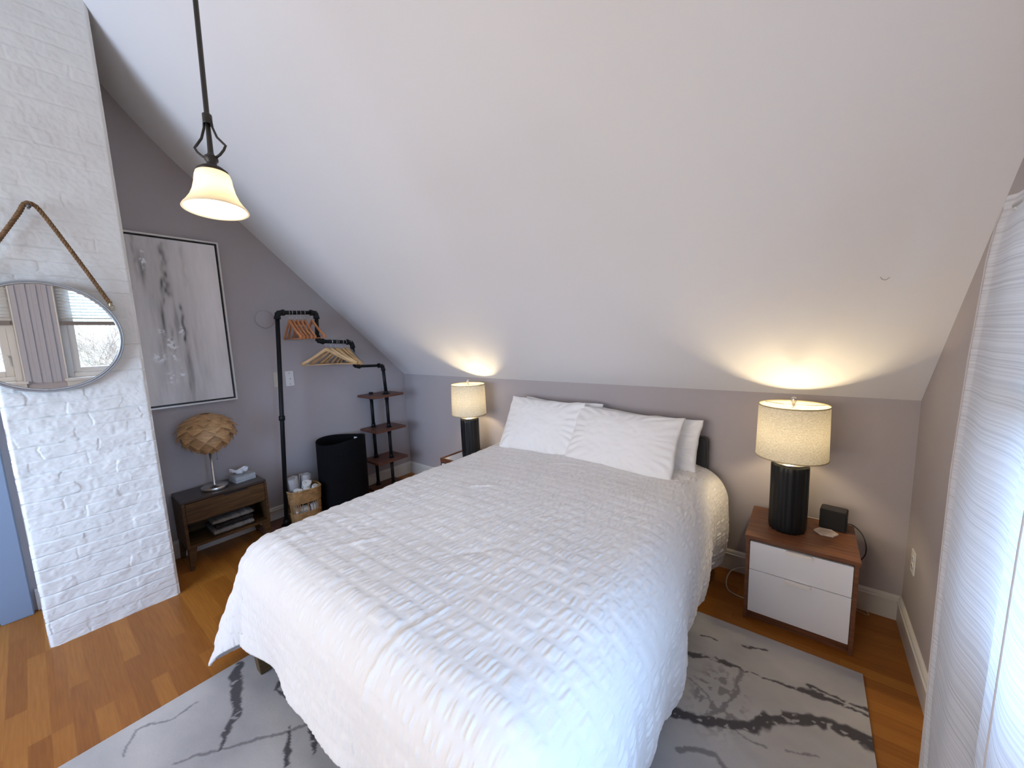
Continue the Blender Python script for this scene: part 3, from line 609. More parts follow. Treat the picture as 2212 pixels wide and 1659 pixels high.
# ------------------------------------------------------------------ bedside lamps
def table_lamp(loc, label, power):
    o = thing('table_lamp', loc, label, 'lamp', None)
    m_ = MB(); seg = 48; prof = [(0.0, 0.0), (0.082, 0.0), (0.088, 0.012), (0.089, 0.15), (0.0885, 0.30), (0.089, 0.372), (0.084, 0.384)]
    vs = []; n = 14; L_ = [(0.084, 0.0), (0.088, 0.012)]+[(0.089, 0.012+0.36*k/n) for k in range(1, n+1)]+[(0.083, 0.384)]
    sg = 96
    for (r_, z_) in L_:
        for k in range(sg):
            a = 2*PI*k/sg; rr = r_*(1-0.035*(abs(math.sin(a*9))**3)+0.012*math.sin(a*3+z_*9)); vs.append((rr*math.cos(a), rr*math.sin(a), z_))
    fs = [(i*sg+k, i*sg+(k+1) % sg, (i+1)*sg+(k+1) % sg, (i+1)*sg+k) for i in range(len(L_)-1) for k in range(sg)]
    fs += [tuple(reversed(range(sg))), tuple((len(L_)-1)*sg+k for k in range(sg))]
    MB().add(vs, fs, True).obj('lamp_base', mat('charred_wood', (0.006, 0.007, 0.009), 0.45, spec=0.3, bump=(30, 0.6, 0.003, (1, 1, 0.15))) if 'charred_wood' not in bpy.data.materials else bpy.data.materials['charred_wood'], o)
    MB().lathe([(0.001, 0.384), (0.080, 0.384), (0.084, 0.388), (0.080, 0.394), (0.03, 0.397), (0.018, 0.405), (0.018, 0.47), (0.001, 0.47)], 32).obj('cap', M_steel, o)
    rt, rb, zt, zb = 0.160, 0.166, 0.715, 0.425
    sh = MB(); sh.lathe([(rb, zb), (rt, zt)], 64); shade = sh.obj('lamp_shade', M_shade, o)
    m_b = mat('shade_band', (0.45, 0.36, 0.22), 0.6) if 'shade_band' not in bpy.data.materials else bpy.data.materials['shade_band']
    MB().lathe([(rt-0.0015, zt-0.005), (rt+0.002, zt-0.004), (rt+0.002, zt+0.002), (rt-0.0015, zt+0.002), (rt-0.0015, zt-0.005)], 64).obj('shade_trim', m_b, shade)
    MB().lathe([(rb-0.0015, zb-0.002), (rb+0.002, zb-0.002), (rb+0.002, zb+0.004), (rb-0.0015, zb+0.004), (rb-0.0015, zb-0.002)], 64).obj('shade_trim', m_b, shade)
    sp = MB()
    for k in range(3):
        a = 2*PI*k/3+0.5; sp.tube([(0, 0, zt-0.006), (rt*math.cos(a), rt*math.sin(a), zt-0.003)], 0.0018, 6)
    sp.tube([(0.028*math.cos(R(-90+x*9))*1.0, 0, 0.60+0.105*math.sin(R(-90+x*9))) for x in range(0, 21)], 0.0018, 6)
    sp.tube([(-0.028*math.cos(R(-90+x*9))*1.0, 0, 0.60+0.105*math.sin(R(-90+x*9))) for x in range(0, 21)], 0.0018, 6)
    sp.obj('harp', M_steel, o)
    MB().lathe([(0.003, zt-0.008), (0.009, zt-0.004), (0.007, zt+0.006), (0.008, zt+0.012), (0.013, zt+0.018), (0.0145, zt+0.030), (0.011, zt+0.040), (0.001, zt+0.045)], 20).obj('finial', M_steel, o)
    bz = 0.555
    MB().lathe([(0.001, bz-0.075), (0.013, bz-0.07), (0.014, bz-0.045), (0.020, bz-0.03), (0.029, bz), (0.024, bz+0.022), (0.001, bz+0.031)], 20).obj('light_bulb', M_bulb, o)
    l = bpy.data.lights.new('lamp_light', 'POINT'); l.energy = power; l.color = (1.0, 0.79, 0.47); l.shadow_soft_size = 0.034
    lo = bpy.data.objects.new('lamp_light', l); C.objects.link(lo); lo.parent = o; lo.location = (0, 0, bz+0.005)
    return o
LAMP_P = 30.0
table_lamp((-0.523, -0.262, 0.505), 'lit lamp with beige drum shade and black column base on the right nightstand', LAMP_P)
table_lamp((-3.03, -0.245, 0.494), 'lit lamp with beige drum shade and black column base beyond the pillows', LAMP_P)

# things on the right nightstand
sp = thing('speaker', (-0.315, -0.118, 0.505), 'small black cube speaker on the right nightstand', 'speaker', rz=R(-8))
MB().box(-0.058, 0.058, -0.045, 0.045, 0.002, 0.112).obj('speaker_body', mat('speaker_fabric', (0.004, 0.004, 0.005), 0.8), sp, bevel=0.004)
MB().box(-0.053, 0.053, -0.040, 0.040, 0.1115, 0.1126).obj('top_panel', M_black, sp, bevel=0.001)
m_ = MB(); m_.tube(smooth([(0.05, 0.02, 0.03), (0.08, 0.03, 0.03), (0.118, 0.01, 0.005), (0.140, -0.01, -0.04), (0.142, -0.01, -0.10), (0.122, -0.005, -0.15)]), 0.0028, 8); m_.obj('power_cord', M_black, sp)
hx = MB().prism([(0.054*math.cos(R(k*60)), 0.048*math.sin(R(k*60))) for k in range(6)], 'z', 0, 0.009)
o = hx.obj('coaster', M_marble, bevel=0.0015); o.location = (-0.348, -0.215, 0.5055); o.rotation_euler = (0, 0, R(3))
tag(o, 'pale hexagonal marble coaster in front of the black speaker', 'coaster')
m_ = MB().tube([(-0.43, -0.048, 0.508), (-0.40, -0.050, 0.5085), (-0.36, -0.048, 0.508)], 0.0028, 8)
tag(m_.obj('charging_cable', M_cordw), 'short white cable at the back of the right nightstand behind the lamp', 'cable')
m_ = MB(); m_.tube(smooth([(-0.702, -0.10, 0.10), (-0.76, -0.12, 0.095), (-0.805, -0.16, 0.075), (-0.82, -0.21, 0.03), (-0.80, -0.26, 0.005), (-0.74, -0.29, 0.005), (-0.702, -0.29, 0.005)]), 0.0035, 8)
tag(m_.obj('lamp_cord', M_cordw), 'looped white cord on the floor between bed and right nightstand', 'cord')
m_ = MB(); m_.tube(smooth([(-0.215, -0.022, 0.12), (-0.19, -0.024, 0.09), (-0.165, -0.03, 0.045), (-0.13, -0.05, 0.004), (-0.17, -0.045, 0.004), (-0.215, -0.03, 0.006)]), 0.0018, 6)
tag(m_.obj('wall_cable', M_cordw), 'thin cable against the baseboard right of the right nightstand', 'cable')

# wall plates
def plate(name, ax, loc, w_, h_, m, label, kind):
    o = thing(name, loc, label, 'wall plate')
    if ax == 'x-': o.rotation_euler = (0, 0, R(-90))      # plate normal is local -y
    else: o.rotation_euler = (0, 0, R(90))
    MB().box(-w_/2, w_/2, -0.006, 0, -h_/2, h_/2).obj('cover_plate', m, o, bevel=0.0015)
    if kind == 'outlet':
        for s in (-1, 1):
            f = MB().lathe([(0.001, 0.0), (0.0165, 0.0), (0.0165, 0.0015), (0.001, 0.0015)], 20, m=Matrix.Translation((0, -0.006, s*0.019)) @ Matrix.Rotation(R(90), 4, 'X')).obj('socket', m, o)
            MB().box(-0.0065, -0.0045, -0.0082, -0.0074, s*0.019-0.002, s*0.019+0.006).box(0.0045, 0.0065, -0.0082, -0.0074, s*0.019-0.002, s*0.019+0.006).obj('slot', M_black, f)
    elif kind == 'jack':
        f = MB().box(-0.009, 0.009, -0.0085, -0.006, -0.009, 0.009).obj('jack', m, o); MB().box(-0.001, 0.006, -0.009, -0.0084, -0.007, 0.002).obj('opening', M_screw, f)
        for s in (-1, 1): MB().lathe([(0.001, 0), (0.004, 0), (0.004, 0.0012), (0.001, 0.0012)], 12, m=Matrix.Translation((0, -0.006, s*0.052)) @ Matrix.Rotation(R(90), 4, 'X')).obj('screw', M_screw, o)
    return o
plate('wall_outlet', 'x-', (-0.0005, -0.188, 0.443), 0.072, 0.118, M_platew, 'white power outlet low on the right wall', 'outlet')
plate('cable_jack_plate', 'x+', (LX+0.0005, -1.298, 1.328), 0.072, 0.140, M_platew, 'white wall plate with a central jack, right of the rack pole', 'jack')
plate('blank_plate', 'x+', (LX+0.0005, -1.40, 1.330), 0.075, 0.135, M_plateb, 'beige wall plate half hidden behind the rack pole', 'blank')
o = MB().lathe([(0.001, 0.0), (0.075, 0.0), (0.078, 0.004), (0.072, 0.009), (0.001, 0.010)], 40, m=Matrix.Translation((LX+0.0005, -1.45, 1.88)) @ Matrix.Rotation(R(90), 4, 'Y')).obj('round_wall_cover', M_wall)
tag(o, 'wall-coloured round cover on the left wall behind the top of the rack', 'wall cover')
m_ = MB(); n3 = Vector((0, -SL, -1)).normalized()
def onceil(x, y): return Vector((x, y, HK-SL*y))+n3*0.0006
m_.tube(smooth([onceil(-0.256, -0.632), onceil(-0.248, -0.622), onceil(-0.238, -0.620), onceil(-0.228, -0.628)]), 0.0008, 6)
tag(m_.obj('ceiling_crack', mat('hairline', (0.22, 0.19, 0.16), 0.8)), 'short curved dark hairline mark on the sloped ceiling at the right', 'crack')

# ------------------------------------------------------------------ console table with things on and in it
TX0, TX1, TY0, TY1, TZ = -4.315, -4.01, -2.25, -1.70, 0.535
tb = thing('side_table', ((TX0+TX1)/2, (TY0+TY1)/2, 0), 'dark wooden side table with one drawer and an open shelf under the painting', 'table')
a, b = (TX1-TX0)/2, (TY1-TY0)/2
MB().box(-a, a, -b, b, TZ-0.018, TZ).obj('tabletop', mat('table_top_stain', (0.055, 0.038, 0.030), 0.28, var=(6, 0.3, (10, 1, 10))), tb, bevel=0.003)
MB().box(-a, a, -b, -b+0.018, 0.17, TZ-0.018).box(-a, a, b-0.018, b, 0.17, TZ-0.018).box(-a, -a+0.01, -b+0.018, b-0.018, 0.17, TZ-0.018).box(-a+0.01, a-0.004, -b+0.018, b-0.018, 0.17, 0.19).box(-a+0.01, a-0.02, -b+0.018, b-0.018, 0.352, 0.362).obj('carcass', M_espresso, tb, bevel=0.002)
dw = MB().box(a-0.02, a+0.002, -b+0.02, b-0.02, 0.366, TZ-0.022).obj('drawer', M_espresso, tb, bevel=0.002)
MB().box(a+0.0015, a+0.004, -0.02, 0.14, TZ-0.034, TZ-0.022).obj('finger_pull', M_black, dw)
for sx_ in (-1, 1):
    for sy_ in (-1, 1):
        t0 = (sx_*(a-0.028), sy_*(b-0.03)); t1 = (sx_*(a-0.012), sy_*(b-0.012)); q0, q1 = 0.026, 0.013
        vs = [(t1[0]+i*q1, t1[1]+j*q1, 0) for i, j in ((-1, -1), (1, -1), (1, 1), (-1, 1))]+[(t0[0]+i*q0, t0[1]+j*q0, 0.17) for i, j in ((-1, -1), (1, -1), (1, 1), (-1, 1))]
        MB().add(vs, [(0, 3, 2, 1), (4, 5, 6, 7), (0, 1, 5, 4), (1, 2, 6, 5), (2, 3, 7, 6), (3, 0, 4, 7)]).obj('leg', M_espresso, tb, bevel=0.003)
def folded(z, th, mt, label, y0, y1, x0, x1, seed, group='folded blankets in the side table'):
    # folded cloth: rounded front edge (towards the room, +x), layered edge
    m_ = MB(); n = 16; k = 30
    V = []
    for i in range(k):
        y = y0+(y1-y0)*i/(k-1); wob = 0.004*math.sin(i*0.7+seed)+0.003*math.sin(i*1.9+seed*2)
        endt = 1-0.25*abs(2*i/(k-1)-1)**8
        for j in range(n):
            q = 2*PI*j/n; cx_, cz_ = (x0+x1)/2, th/2; ex = 0.35
            px_ = cx_+(x1-x0)/2*(abs(math.cos(q))**ex)*(1 if math.cos(q) > 0 else -1)+wob*0.8
            pz_ = cz_+th/2*endt*(abs(math.sin(q))**0.7)*(1 if math.sin(q) > 0 else -1)+(wob if math.sin(q) > 0 else 0)
            V.append((px_, y, z+max(pz_, 0.0005)))
    F = [(i*n+j, i*n+(j+1) % n, (i+1)*n+(j+1) % n, (i+1)*n+j) for i in range(k-1) for j in range(n)]+[tuple(reversed(range(n))), tuple((k-1)*n+j for j in range(n))]
    o = m_.add(V, F, True).obj('folded_blanket', mt); return tag(o, label, 'blanket', group)
folded(0.1905, 0.042, M_blank1, 'light grey folded blanket at the bottom of the stack in the side table', -2.08, -1.81, -4.28, -4.035, 1)
folded(0.2335, 0.040, M_blank2, 'dark grey folded blanket in the middle of the stack in the side table', -2.06, -1.81, -4.28, -4.04, 2)
folded(0.2745, 0.036, M_blank1, 'light grey folded blanket on top of the stack in the side table', -2.08, -1.80, -4.28, -4.04, 3)

pl = thing('petal_lamp', (-4.15, -2.012, TZ), 'lamp with a shade of overlapping wooden petals and a steel stem on the side table', 'lamp')
MB().lathe([(0.001, 0), (0.085, 0), (0.087, 0.004), (0.087, 0.022), (0.084, 0.026), (0.012, 0.028), (0.0085, 0.034), (0.0085, 0.40), (0.001, 0.40)], 48).obj('stem_and_foot', M_steel, pl)
MB().tube([(0.045, 0.03, 0.245), (0.045, 0.03, 0.29)], 0.0008, 6).lathe([(0.0005, 0.237), (0.004, 0.241), (0.0005, 0.245)], 10, c=(0.045, 0.03)).obj('pull_switch', M_black, pl)
pt = MB(); rx, rz_, zc = 0.184, 0.166, 0.450
rows = 7
for i in range(rows):
    ph = R(24+i*19.5); n = max(7, int(round(13*max(math.sin(ph), 0.45)))) if i < 6 else (11 if i == 6 else 8)
    n = 10 if 1 <= i <= 5 else 8
    for k in range(n):
        az = 2*PI*(k+0.5*(i % 2))/n
        cph, sph = math.cos(ph), math.sin(ph); tap = 1.0 if ph < R(75) else 1-0.28*((ph-R(75))/R(75))
        c0 = Vector((rx*sph*tap*math.cos(az), rx*sph*tap*math.sin(az), zc+rz_*cph*0.92))
        e1 = Vector((-math.sin(az), math.cos(az), 0)); nrm = Vector((sph*math.cos(az), sph*math.sin(az), cph*1.1)).normalized(); e2 = nrm.cross(e1).normalized()
        if e2.z > 0: e2 = -e2
        tl = 0.16+0.10*random.random(); dn_ = (e2+nrm*tl).normalized()
        if i == 0: dn_ = (e2+nrm*0.03).normalized()
        wv = 2*PI*rx*max(sph, 0.42)/n*0.62; hv = 0.062
        sh = [(-1.0, 0.05), (-0.42, -0.75), (0.42, -0.75), (1.0, 0.05), (0.0, 1.0)]
        f_ = [c0+e1*(u_*wv)+dn_*(v_*hv)-nrm*(0.012*u_*u_) for u_, v_ in sh]; b_ = [p-nrm*0.0012 for p in f_]
        N_ = len(sh); pt.add(f_+b_, [tuple(range(N_)), tuple(range(2*N_-1, N_-1, -1))]+[(q, q+N_, (q+1) % N_+N_, (q+1) % N_) for q in range(N_)])
pt.obj('petal_shade', M_petal, pl)
tbx = thing('tissue_box', (-4.175, -1.815, TZ+0.0005), 'grey patterned tissue box with a white tissue pulled up on the side table', 'tissue box', rz=R(8))
MB().box(-0.06, 0.06, -0.075, 0.075, 0, 0.052).obj('box', M_box, tbx, bevel=0.003)
n = 24; ti = np.zeros((n, n, 3)); aa = np.linspace(-1, 1, n); A, B = np.meshgrid(aa, aa, indexing='ij')
rr_ = np.maximum(np.abs(A), np.abs(B)); hgt = 0.030*sstep(0, 1, rr_)+0.040*np.abs(np.sin(A*3.1+B*1.3))*rr_+0.012*vnoise(A*4, B*4, 3)
ti[:, :, 0] = A*0.028+0.012*vnoise(A*3, B*3, 9)+0.02*B*rr_; ti[:, :, 1] = B*0.050-0.030*rr_*0.6; ti[:, :, 2] = 0.052+np.abs(hgt)*0.8
grid_mesh('tissue', ti, M_tissue, tbx, solid=0.0006)

# ------------------------------------------------------------------ painting
def painting():
    y0, y1, za, zb = -2.70, -1.739, 1.201, 2.490; x = LX+0.002
    o = thing('framed_painting', (x, (y0+y1)/2, (za+zb)/2), 'large grey abstract painting in a thin silver frame beside the chimney', 'painting')
    hy, hz = (y1-y0)/2, (zb-za)/2; t = 0.012
    MB().box(0, 0.040, -hy, hy, hz-t, hz).box(0, 0.040, -hy, hy, -hz, -hz+t).box(0, 0.040, -hy, -hy+t, -hz+t, hz-t).box(0, 0.040, hy-t, hy, -hz+t, hz-t).obj('frame', mat('silver_frame', (0.62, 0.60, 0.58), 0.35, metal=0.3), o, bevel=0.001)
    MB().box(0.002, 0.012, -hy+t, hy-t, -hz+t, hz-t).obj('backing', M_black, o)
    g = 0.014; nY, nZ = 220, 300; ys = np.linspace(-hy+t+g, hy-t-g, nY); zs = np.linspace(-hz+t+g, hz-t-g, nZ); Y, Z = np.meshgrid(ys, zs, indexing='ij')
    u_ = (Y+hy)/(2*hy); v_ = (Z+hz)/(2*hz)      # u 0..1 towards +y (right in view), v up
    # vertical band of dragged paint around u ~ 0.55-0.8
    cen = 0.58+0.04*np.sin(v_*5)+0.05*(1-v_); band = np.exp(-((u_-cen)/(0.15))**2)
    st = fbm(Y*26, Z*2.6, 5, 5); st2 = fbm(Y*60, Z*7, 15, 4); cl = fbm(Y*3, Z*2, 25, 4)
    tone = 0.66+0.14*cl-band*(0.22+0.50*np.clip(st+0.05, 0, 1))+0.15*band*np.clip(-st, 0, 1)+0.06*st2
    tone = tone+0.12*sstep(0.72, 0.9, u_)*sstep(0.2, 0.6, v_)-0.08*sstep(0.45, 0.1, u_)*0.6
    def streak(uc, va, vb, w_, a_):
        return a_*np.exp(-((u_-uc-0.004*np.sin(v_*60))/w_)**2)*sstep(va-0.03, va+0.02, v_)*(1-sstep(vb-0.02, vb+0.03, v_))*(0.7+0.9*vnoise(Y*70, Z*25, 88))
    for s_ in ((0.63, 0.66, 0.95, 0.022, -0.40), (0.70, 0.38, 0.60, 0.012, -0.40), (0.60, 0.60, 0.75, 0.010, -0.35), (0.47, 0.74, 0.99, 0.010, -0.25), (0.62, 0.33, 0.48, 0.010, -0.25), (0.75, 0.72, 0.95, 0.014, -0.15)):
        tone = tone+streak(*s_)
    spk = np.zeros_like(tone)
    for (uc, vc, ru, rv) in ((0.515, 0.86, 0.015, 0.05), (0.36, 0.445, 0.025, 0.02), (0.60, 0.38, 0.022, 0.03), (0.62, 0.34, 0.025, 0.025), (0.525, 0.30, 0.035, 0.025), (0.58, 0.175, 0.028, 0.028), (0.65, 0.20, 0.012, 0.03), (0.68, 0.45, 0.014, 0.02), (0.46, 0.56, 0.012, 0.015), (0.56, 0.45, 0.015, 0.02), (0.62, 0.30, 0.02, 0.02)):
        spk = np.maximum(spk, np.exp(-((u_-uc)/ru)**2-((v_-vc)/rv)**2))
    spk = np.clip(spk*1.6*sstep(0.02, 0.2, fbm(Y*55, Z*55, 97)), 0, 1)
    tone = np.clip(tone, 0.03, 0.9)
    P = np.stack([0*Y+0.032+0.0012*(tone+spk), Y, Z], 2)
    m = bpy.data.materials.new('grey_abstract_paint'); m.use_nodes = True; t_ = m.node_tree; p = t_.nodes['Principled BSDF']; p.inputs['Roughness'].default_value = 0.5
    a1 = t_.nodes.new('ShaderNodeAttribute'); a1.attribute_name = 'tone'; a2 = t_.nodes.new('ShaderNodeAttribute'); a2.attribute_name = 'fleck'
    rp = t_.nodes.new('ShaderNodeValToRGB'); e = rp.color_ramp.elements; e[0].position = 0.05; e[0].color = (0.055, 0.050, 0.050, 1); e[1].position = 0.85; e[1].color = (0.86, 0.83, 0.83, 1); k = e.new(0.45); k.color = (0.54, 0.52, 0.52, 1)
    t_.links.new(a1.outputs['Fac'], rp.inputs[0]); mx = t_.nodes.new('ShaderNodeMixRGB'); mx.inputs[2].default_value = (0.85, 0.87, 0.9, 1); t_.links.new(a2.outputs['Fac'], mx.inputs[0]); t_.links.new(rp.outputs[0], mx.inputs[1]); t_.links.new(mx.outputs[0], p.inputs['Base Color'])
    grid_mesh('canvas', P, m, o, attr=dict(tone=tone, fleck=spk))
painting()

# ------------------------------------------------------------------ round mirror on a rope
def mirror():
    x = -3.742; yc, zc = -2.735, 1.735; rad = 0.288; tilt = R(4.0)
    o = thing('round_mirror', (x+0.034, yc, zc), 'round metal-framed mirror hanging by a jute rope on the white brick chimney', 'mirror')
    Rm = Matrix.Rotation(tilt, 4, 'Y') @ Matrix.Rotation(R(90), 4, 'Y')
    MB().lathe([(0.001, 0.002), (rad-0.008, 0.002)], 96, m=Rm).obj('mirror_glass', M_mirror, o)
    MB().lathe([(rad-0.010, 0.006), (rad-0.006, 0.013), (rad, 0.010), (rad+0.001, 0.002), (rad+0.006, 0.009), (rad+0.010, 0.004), (rad+0.008, -0.012), (0.001, -0.012)], 96, m=Rm).obj('mirror_frame', M_zinc, o)
    # rope from the two rings up to the peg
    top = Vector((-0.006, 0.030, 0.69))
    ys = 0.245
    for s, yy, zz in ((1, 0.262, 0.185), (-1, -0.262, 0.185)):
        pass
    pts = []; A_ = Vector((0.010, -0.262, 0.190)); B_ = Vector((0.010, 0.262, 0.190))
    ctrl = [A_, A_.lerp(top, 0.5)+Vector((0.006, 0, 0)), top+Vector((0.012, -0.045, -0.066)), top+Vector((0.014, -0.018, -0.010)), top+Vector((0.014, 0.010, -0.002)), top+Vector((0.012, 0.045, -0.055)), top.lerp(B_, 0.55)+Vector((0.006, 0.012, 0)), B_]
    path = smooth(ctrl, 40); rope = MB(); n = len(path)
    for s in range(3):
        pts = []; acc = 0
        for i in range(n):
            tng = (path[min(i+1, n-1)]-path[max(i-1, 0)]).normalized(); a1 = tng.cross(Vector((1, 0, 0))).normalized(); a2 = tng.cross(a1)
            if i: acc += (path[i]-path[i-1]).length
            an = acc/0.045*2*PI+s*2*PI/3; pts.append(path[i]+a1*math.cos(an)*0.0052+a2*math.sin(an)*0.0052)
        rope.tube(pts, 0.0058, 7)
    rope.obj('rope', M_rope, o)
    for yy in (-1, 1):
        rg = MB(); c_ = Vector((0.006, yy*0.268, 0.165)); rg.tube([c_+Vector((0, 0.010*math.cos(2*PI*k/14), 0.016*math.sin(2*PI*k/14))) for k in range(14)], 0.0025, 6, closed=True)
        c_ = Vector((0.008, yy*0.263, 0.190)); rg.lathe([(0.009, -0.016), (0.0095, 0.012)], 12, m=Matrix.Translation(c_))
        rg.obj('rope_ring', M_metal_ring, o)
    MB().lathe([(0.006, -0.03), (0.006, 0.02), (0.010, 0.022), (0.001, 0.026)], 12, m=Matrix.Translation((0.0, 0.026, 0.672)) @ Matrix.Rotation(R(90), 4, 'Y')).obj('peg', M_screw, o)
mirror()

# ------------------------------------------------------------------ pendant light
def pendant():
    base = Vector((-1.932, -2.400, 2.052))      # centre of the shade's mouth
    o = thing('pendant_light', base, 'lit pendant with a white glass bell shade on a long dark rod', 'pendant light')
    top = Vector((-2.035, -2.335, 0)); top.z = ceil_z(top.y)
    L_ = (top-base).length; ax = (top-base).normalized(); ro = Vector((0, 0, 1)).rotation_difference(ax); o.rotation_mode = 'QUATERNION'; o.rotation_quaternion = ro
    sh = [(0.035, 0.128), (0.046, 0.123), (0.050, 0.110), (0.052, 0.090), (0.058, 0.062), (0.067, 0.038), (0.079, 0.018), (0.088, 0.006), (0.091, 0.000), (0.087, -0.001), (0.0835, 0.004), (0.075, 0.018), (0.064, 0.038), (0.055, 0.062), (0.049, 0.088), (0.047, 0.108), (0.035, 0.123)]
    sh = [(r_*0.93, 0.128-(0.128-z_)*0.88) for r_, z_ in sh]
    s_ = MB().lathe(sh, 56).obj('glass_shade', M_gshade, o)
    MB().lathe([(0.001, 0.118), (0.036, 0.124), (0.040, 0.132), (0.028, 0.142), (0.013, 0.150), (0.013, 0.158), (0.018, 0.165), (0.017, 0.175), (0.009, 0.182), (0.0075, 0.19), (0.0062, 0.275), (0.001, 0.275)], 28).obj('socket_cap', M_bronze, o)
    MB().lathe([(0.0115, 0.272), (0.0125, 0.275), (0.0125, 0.300), (0.009, 0.303), (0.0068, 0.306), (0.0068, L_-0.02), (0.001, L_-0.02)], 20).obj('rod', M_bronze, o)
    an = R(-52); dr_ = Vector((math.cos(an), math.sin(an), 0)); dr2 = Vector((cr.x, cr.y, 0)).normalized()
    for s in (-1, 1):
        d_ = dr2*s; pts = [d_*0.010+Vector((0, 0, 0.290)), d_*0.013+Vector((0, 0, 0.262)), d_*0.024+Vector((0, 0, 0.232)), d_*0.042+Vector((0, 0, 0.212)), d_*0.048+Vector((0, 0, 0.206)), d_*0.041+Vector((0, 0, 0.193)), d_*0.028+Vector((0, 0, 0.180)), d_*0.014+Vector((0, 0, 0.172))]
        MB().tube(pts, 0.0035, 8).obj('bracket_arm', M_bronze, o)
    MB().lathe([(0.001, L_-0.035), (0.02, L_-0.034), (0.055, L_-0.018), (0.06, L_+0.0), (0.001, L_)], 32).obj('canopy', M_bronze, o)
    MB().lathe([(0.001, 0.020), (0.018, 0.028), (0.027, 0.048), (0.024, 0.068), (0.014, 0.09), (0.013, 0.118), (0.001, 0.118)], 20).obj('light_bulb', M_bulb, o)
    l = bpy.data.lights.new('pendant_bulb_light', 'POINT'); l.energy = 12.0; l.color = (1, 0.80, 0.52); l.shadow_soft_size = 0.03
    lo = bpy.data.objects.new('pendant_bulb_light', l); C.objects.link(lo); lo.parent = o; lo.location = (0, 0, 0.048)
pendant()

# ------------------------------------------------------------------ curtain
def curtain():
    n, k = 150, 260; s = np.linspace(0, 1, n); z = np.linspace(0.02, 1.94, k); Sg, Z = np.meshgrid(s, z, indexing='ij')
    q = (Z-0.02)/1.92
    left = np.interp(Z, [.02, .185, .5, .75, 1.2, 1.55, 1.81, 1.89, 1.94], [-1.16, -1.147, -1.11, -1.10, -1.088, -1.119, -1.168, -1.211, -1.27]); right = -1.86-0.12*(1-q)
    Y = left+(right-left)*Sg
    amp = 0.004+0.008*(1-q)**0.7
    X = -0.105-0.02*(1-q)+amp*np.sin(Sg*PI*4+0.8*np.sin(q*3)+0.5)+0.3*amp*np.sin(Sg*PI*9+2*q)-0.03*sstep(0.55, 0.62, Sg)*(1-q)
    X = X-0.012*sstep(0.0, 0.09, Sg)*(1-sstep(0.09, 0.12, Sg))
    X = np.minimum(X, -0.065)
    P = np.stack([X, Y, Z], 2); uv = np.stack([Sg*0.9, Z], 2)
    o = thing('curtain', (0, 0, 0), 'sheer white striped curtain panel hanging at the right wall', 'curtain')
    grid_mesh('fabric_panel', P, M_curtain, o, uv=uv)
    sm = MB()
    for f in (0.10, 0.70):
        i = int(f*(n-1)); sm.tube([tuple(P[i, j]+np.array([-0.001, 0, 0])) for j in range(0, k, 4)], 0.0020, 5)
    sm.obj('hem_seam', mat('hem_seam', (0.52, 0.48, 0.47), 0.8), o)
    r_ = thing('curtain_rod', (-0.10, -2.5, 1.915), 'slim curtain rod on the right wall holding the sheer curtain', 'curtain rod')
    MB().tube([(0, 1.18, -0.0), (0, -1.6, 0)], 0.006, 10).obj('rod', M_trim, r_)
    for yy in (1.165, -1.58): MB().box(-0.006, 0.0995, yy-0.006, yy+0.006, -0.012, -0.006).box(0.0955, 0.0995, yy-0.02, yy+0.02, -0.03, 0.03).obj('bracket', M_trim, r_)
curtain()

# ------------------------------------------------------------------ pipe clothes rack
XR = -4.11
rk = thing('clothes_rack', (XR, -1.0, 0), 'stepped black pipe clothes rack with reddish wood shelves along the left wall', 'clothes rack')
def W(p): return Vector(p)-Vector((XR, -1.0, 0))
pr_ = 0.0175
PTS = [(XR, -1.548, 0.03), (XR, -1.432, 1.925), (XR, -1.098, 1.932), (XR, -1.112, 1.668), (XR, -0.772, 1.648), (XR, -0.765, 1.402), (XR, -0.442, 1.385), (XR, -0.428, 1.075)]
for i in range(len(PTS)-1):
    MB().tube([W(PTS[i]), W(PTS[i+1])], pr_ if i != 5 else pr_*0.8, 16).obj('pipe', M_pipe, rk)
for i in range(1, len(PTS)-1):
    p = W(PTS[i]); a_ = (W(PTS[i-1])-p).normalized(); b_ = (W(PTS[i+1])-p).normalized(); m_ = MB(); L_ = 0.046; rr = 0.0235 if i < 5 else 0.021
    arc = []
    for k in range(9):
        t = k/8; arc.append((1-t)**2*(p+a_*L_)+2*t*(1-t)*p+t*t*(p+b_*L_))
    m_.tube(arc, rr, 16)
    for d_ in (a_, b_):
        c_ = p+d_*L_; m_.tube([c_-d_*0.006, c_+d_*0.010], rr+0.0035, 16)
    m_.obj('elbow', M_pipe, rk)
cpt = W(PTS[0]).lerp(W(PTS[1]), 0.515); dv_ = (W(PTS[1])-W(PTS[0])).normalized()
MB().tube([cpt-dv_*0.022, cpt-dv_*0.018, cpt+dv_*0.018, cpt+dv_*0.022], [0.020, 0.0245, 0.0245, 0.020], 16).obj('coupling', M_pipe, rk)
def shelf(z, y0=-0.645, y1=-0.270, x0=-4.325, x1=-4.015, th=0.024, name='shelf'):
    p0 = W((x0, y0, z-th)); p1 = W((x1, y1, z)); return MB().box(p0.x, p1.x, p0.y, p1.y, p0.z, p1.z).obj(name, M_shelf, rk, bevel=0.002)
for z in (1.072, 0.700, 0.352): shelf(z)
shelf(0.030, name='base_board'); shelf(0.030, y0=-1.72, y1=-1.37, name='base_board')
front = [(XR+0.01, -0.432), (-4.26, -0.52)]
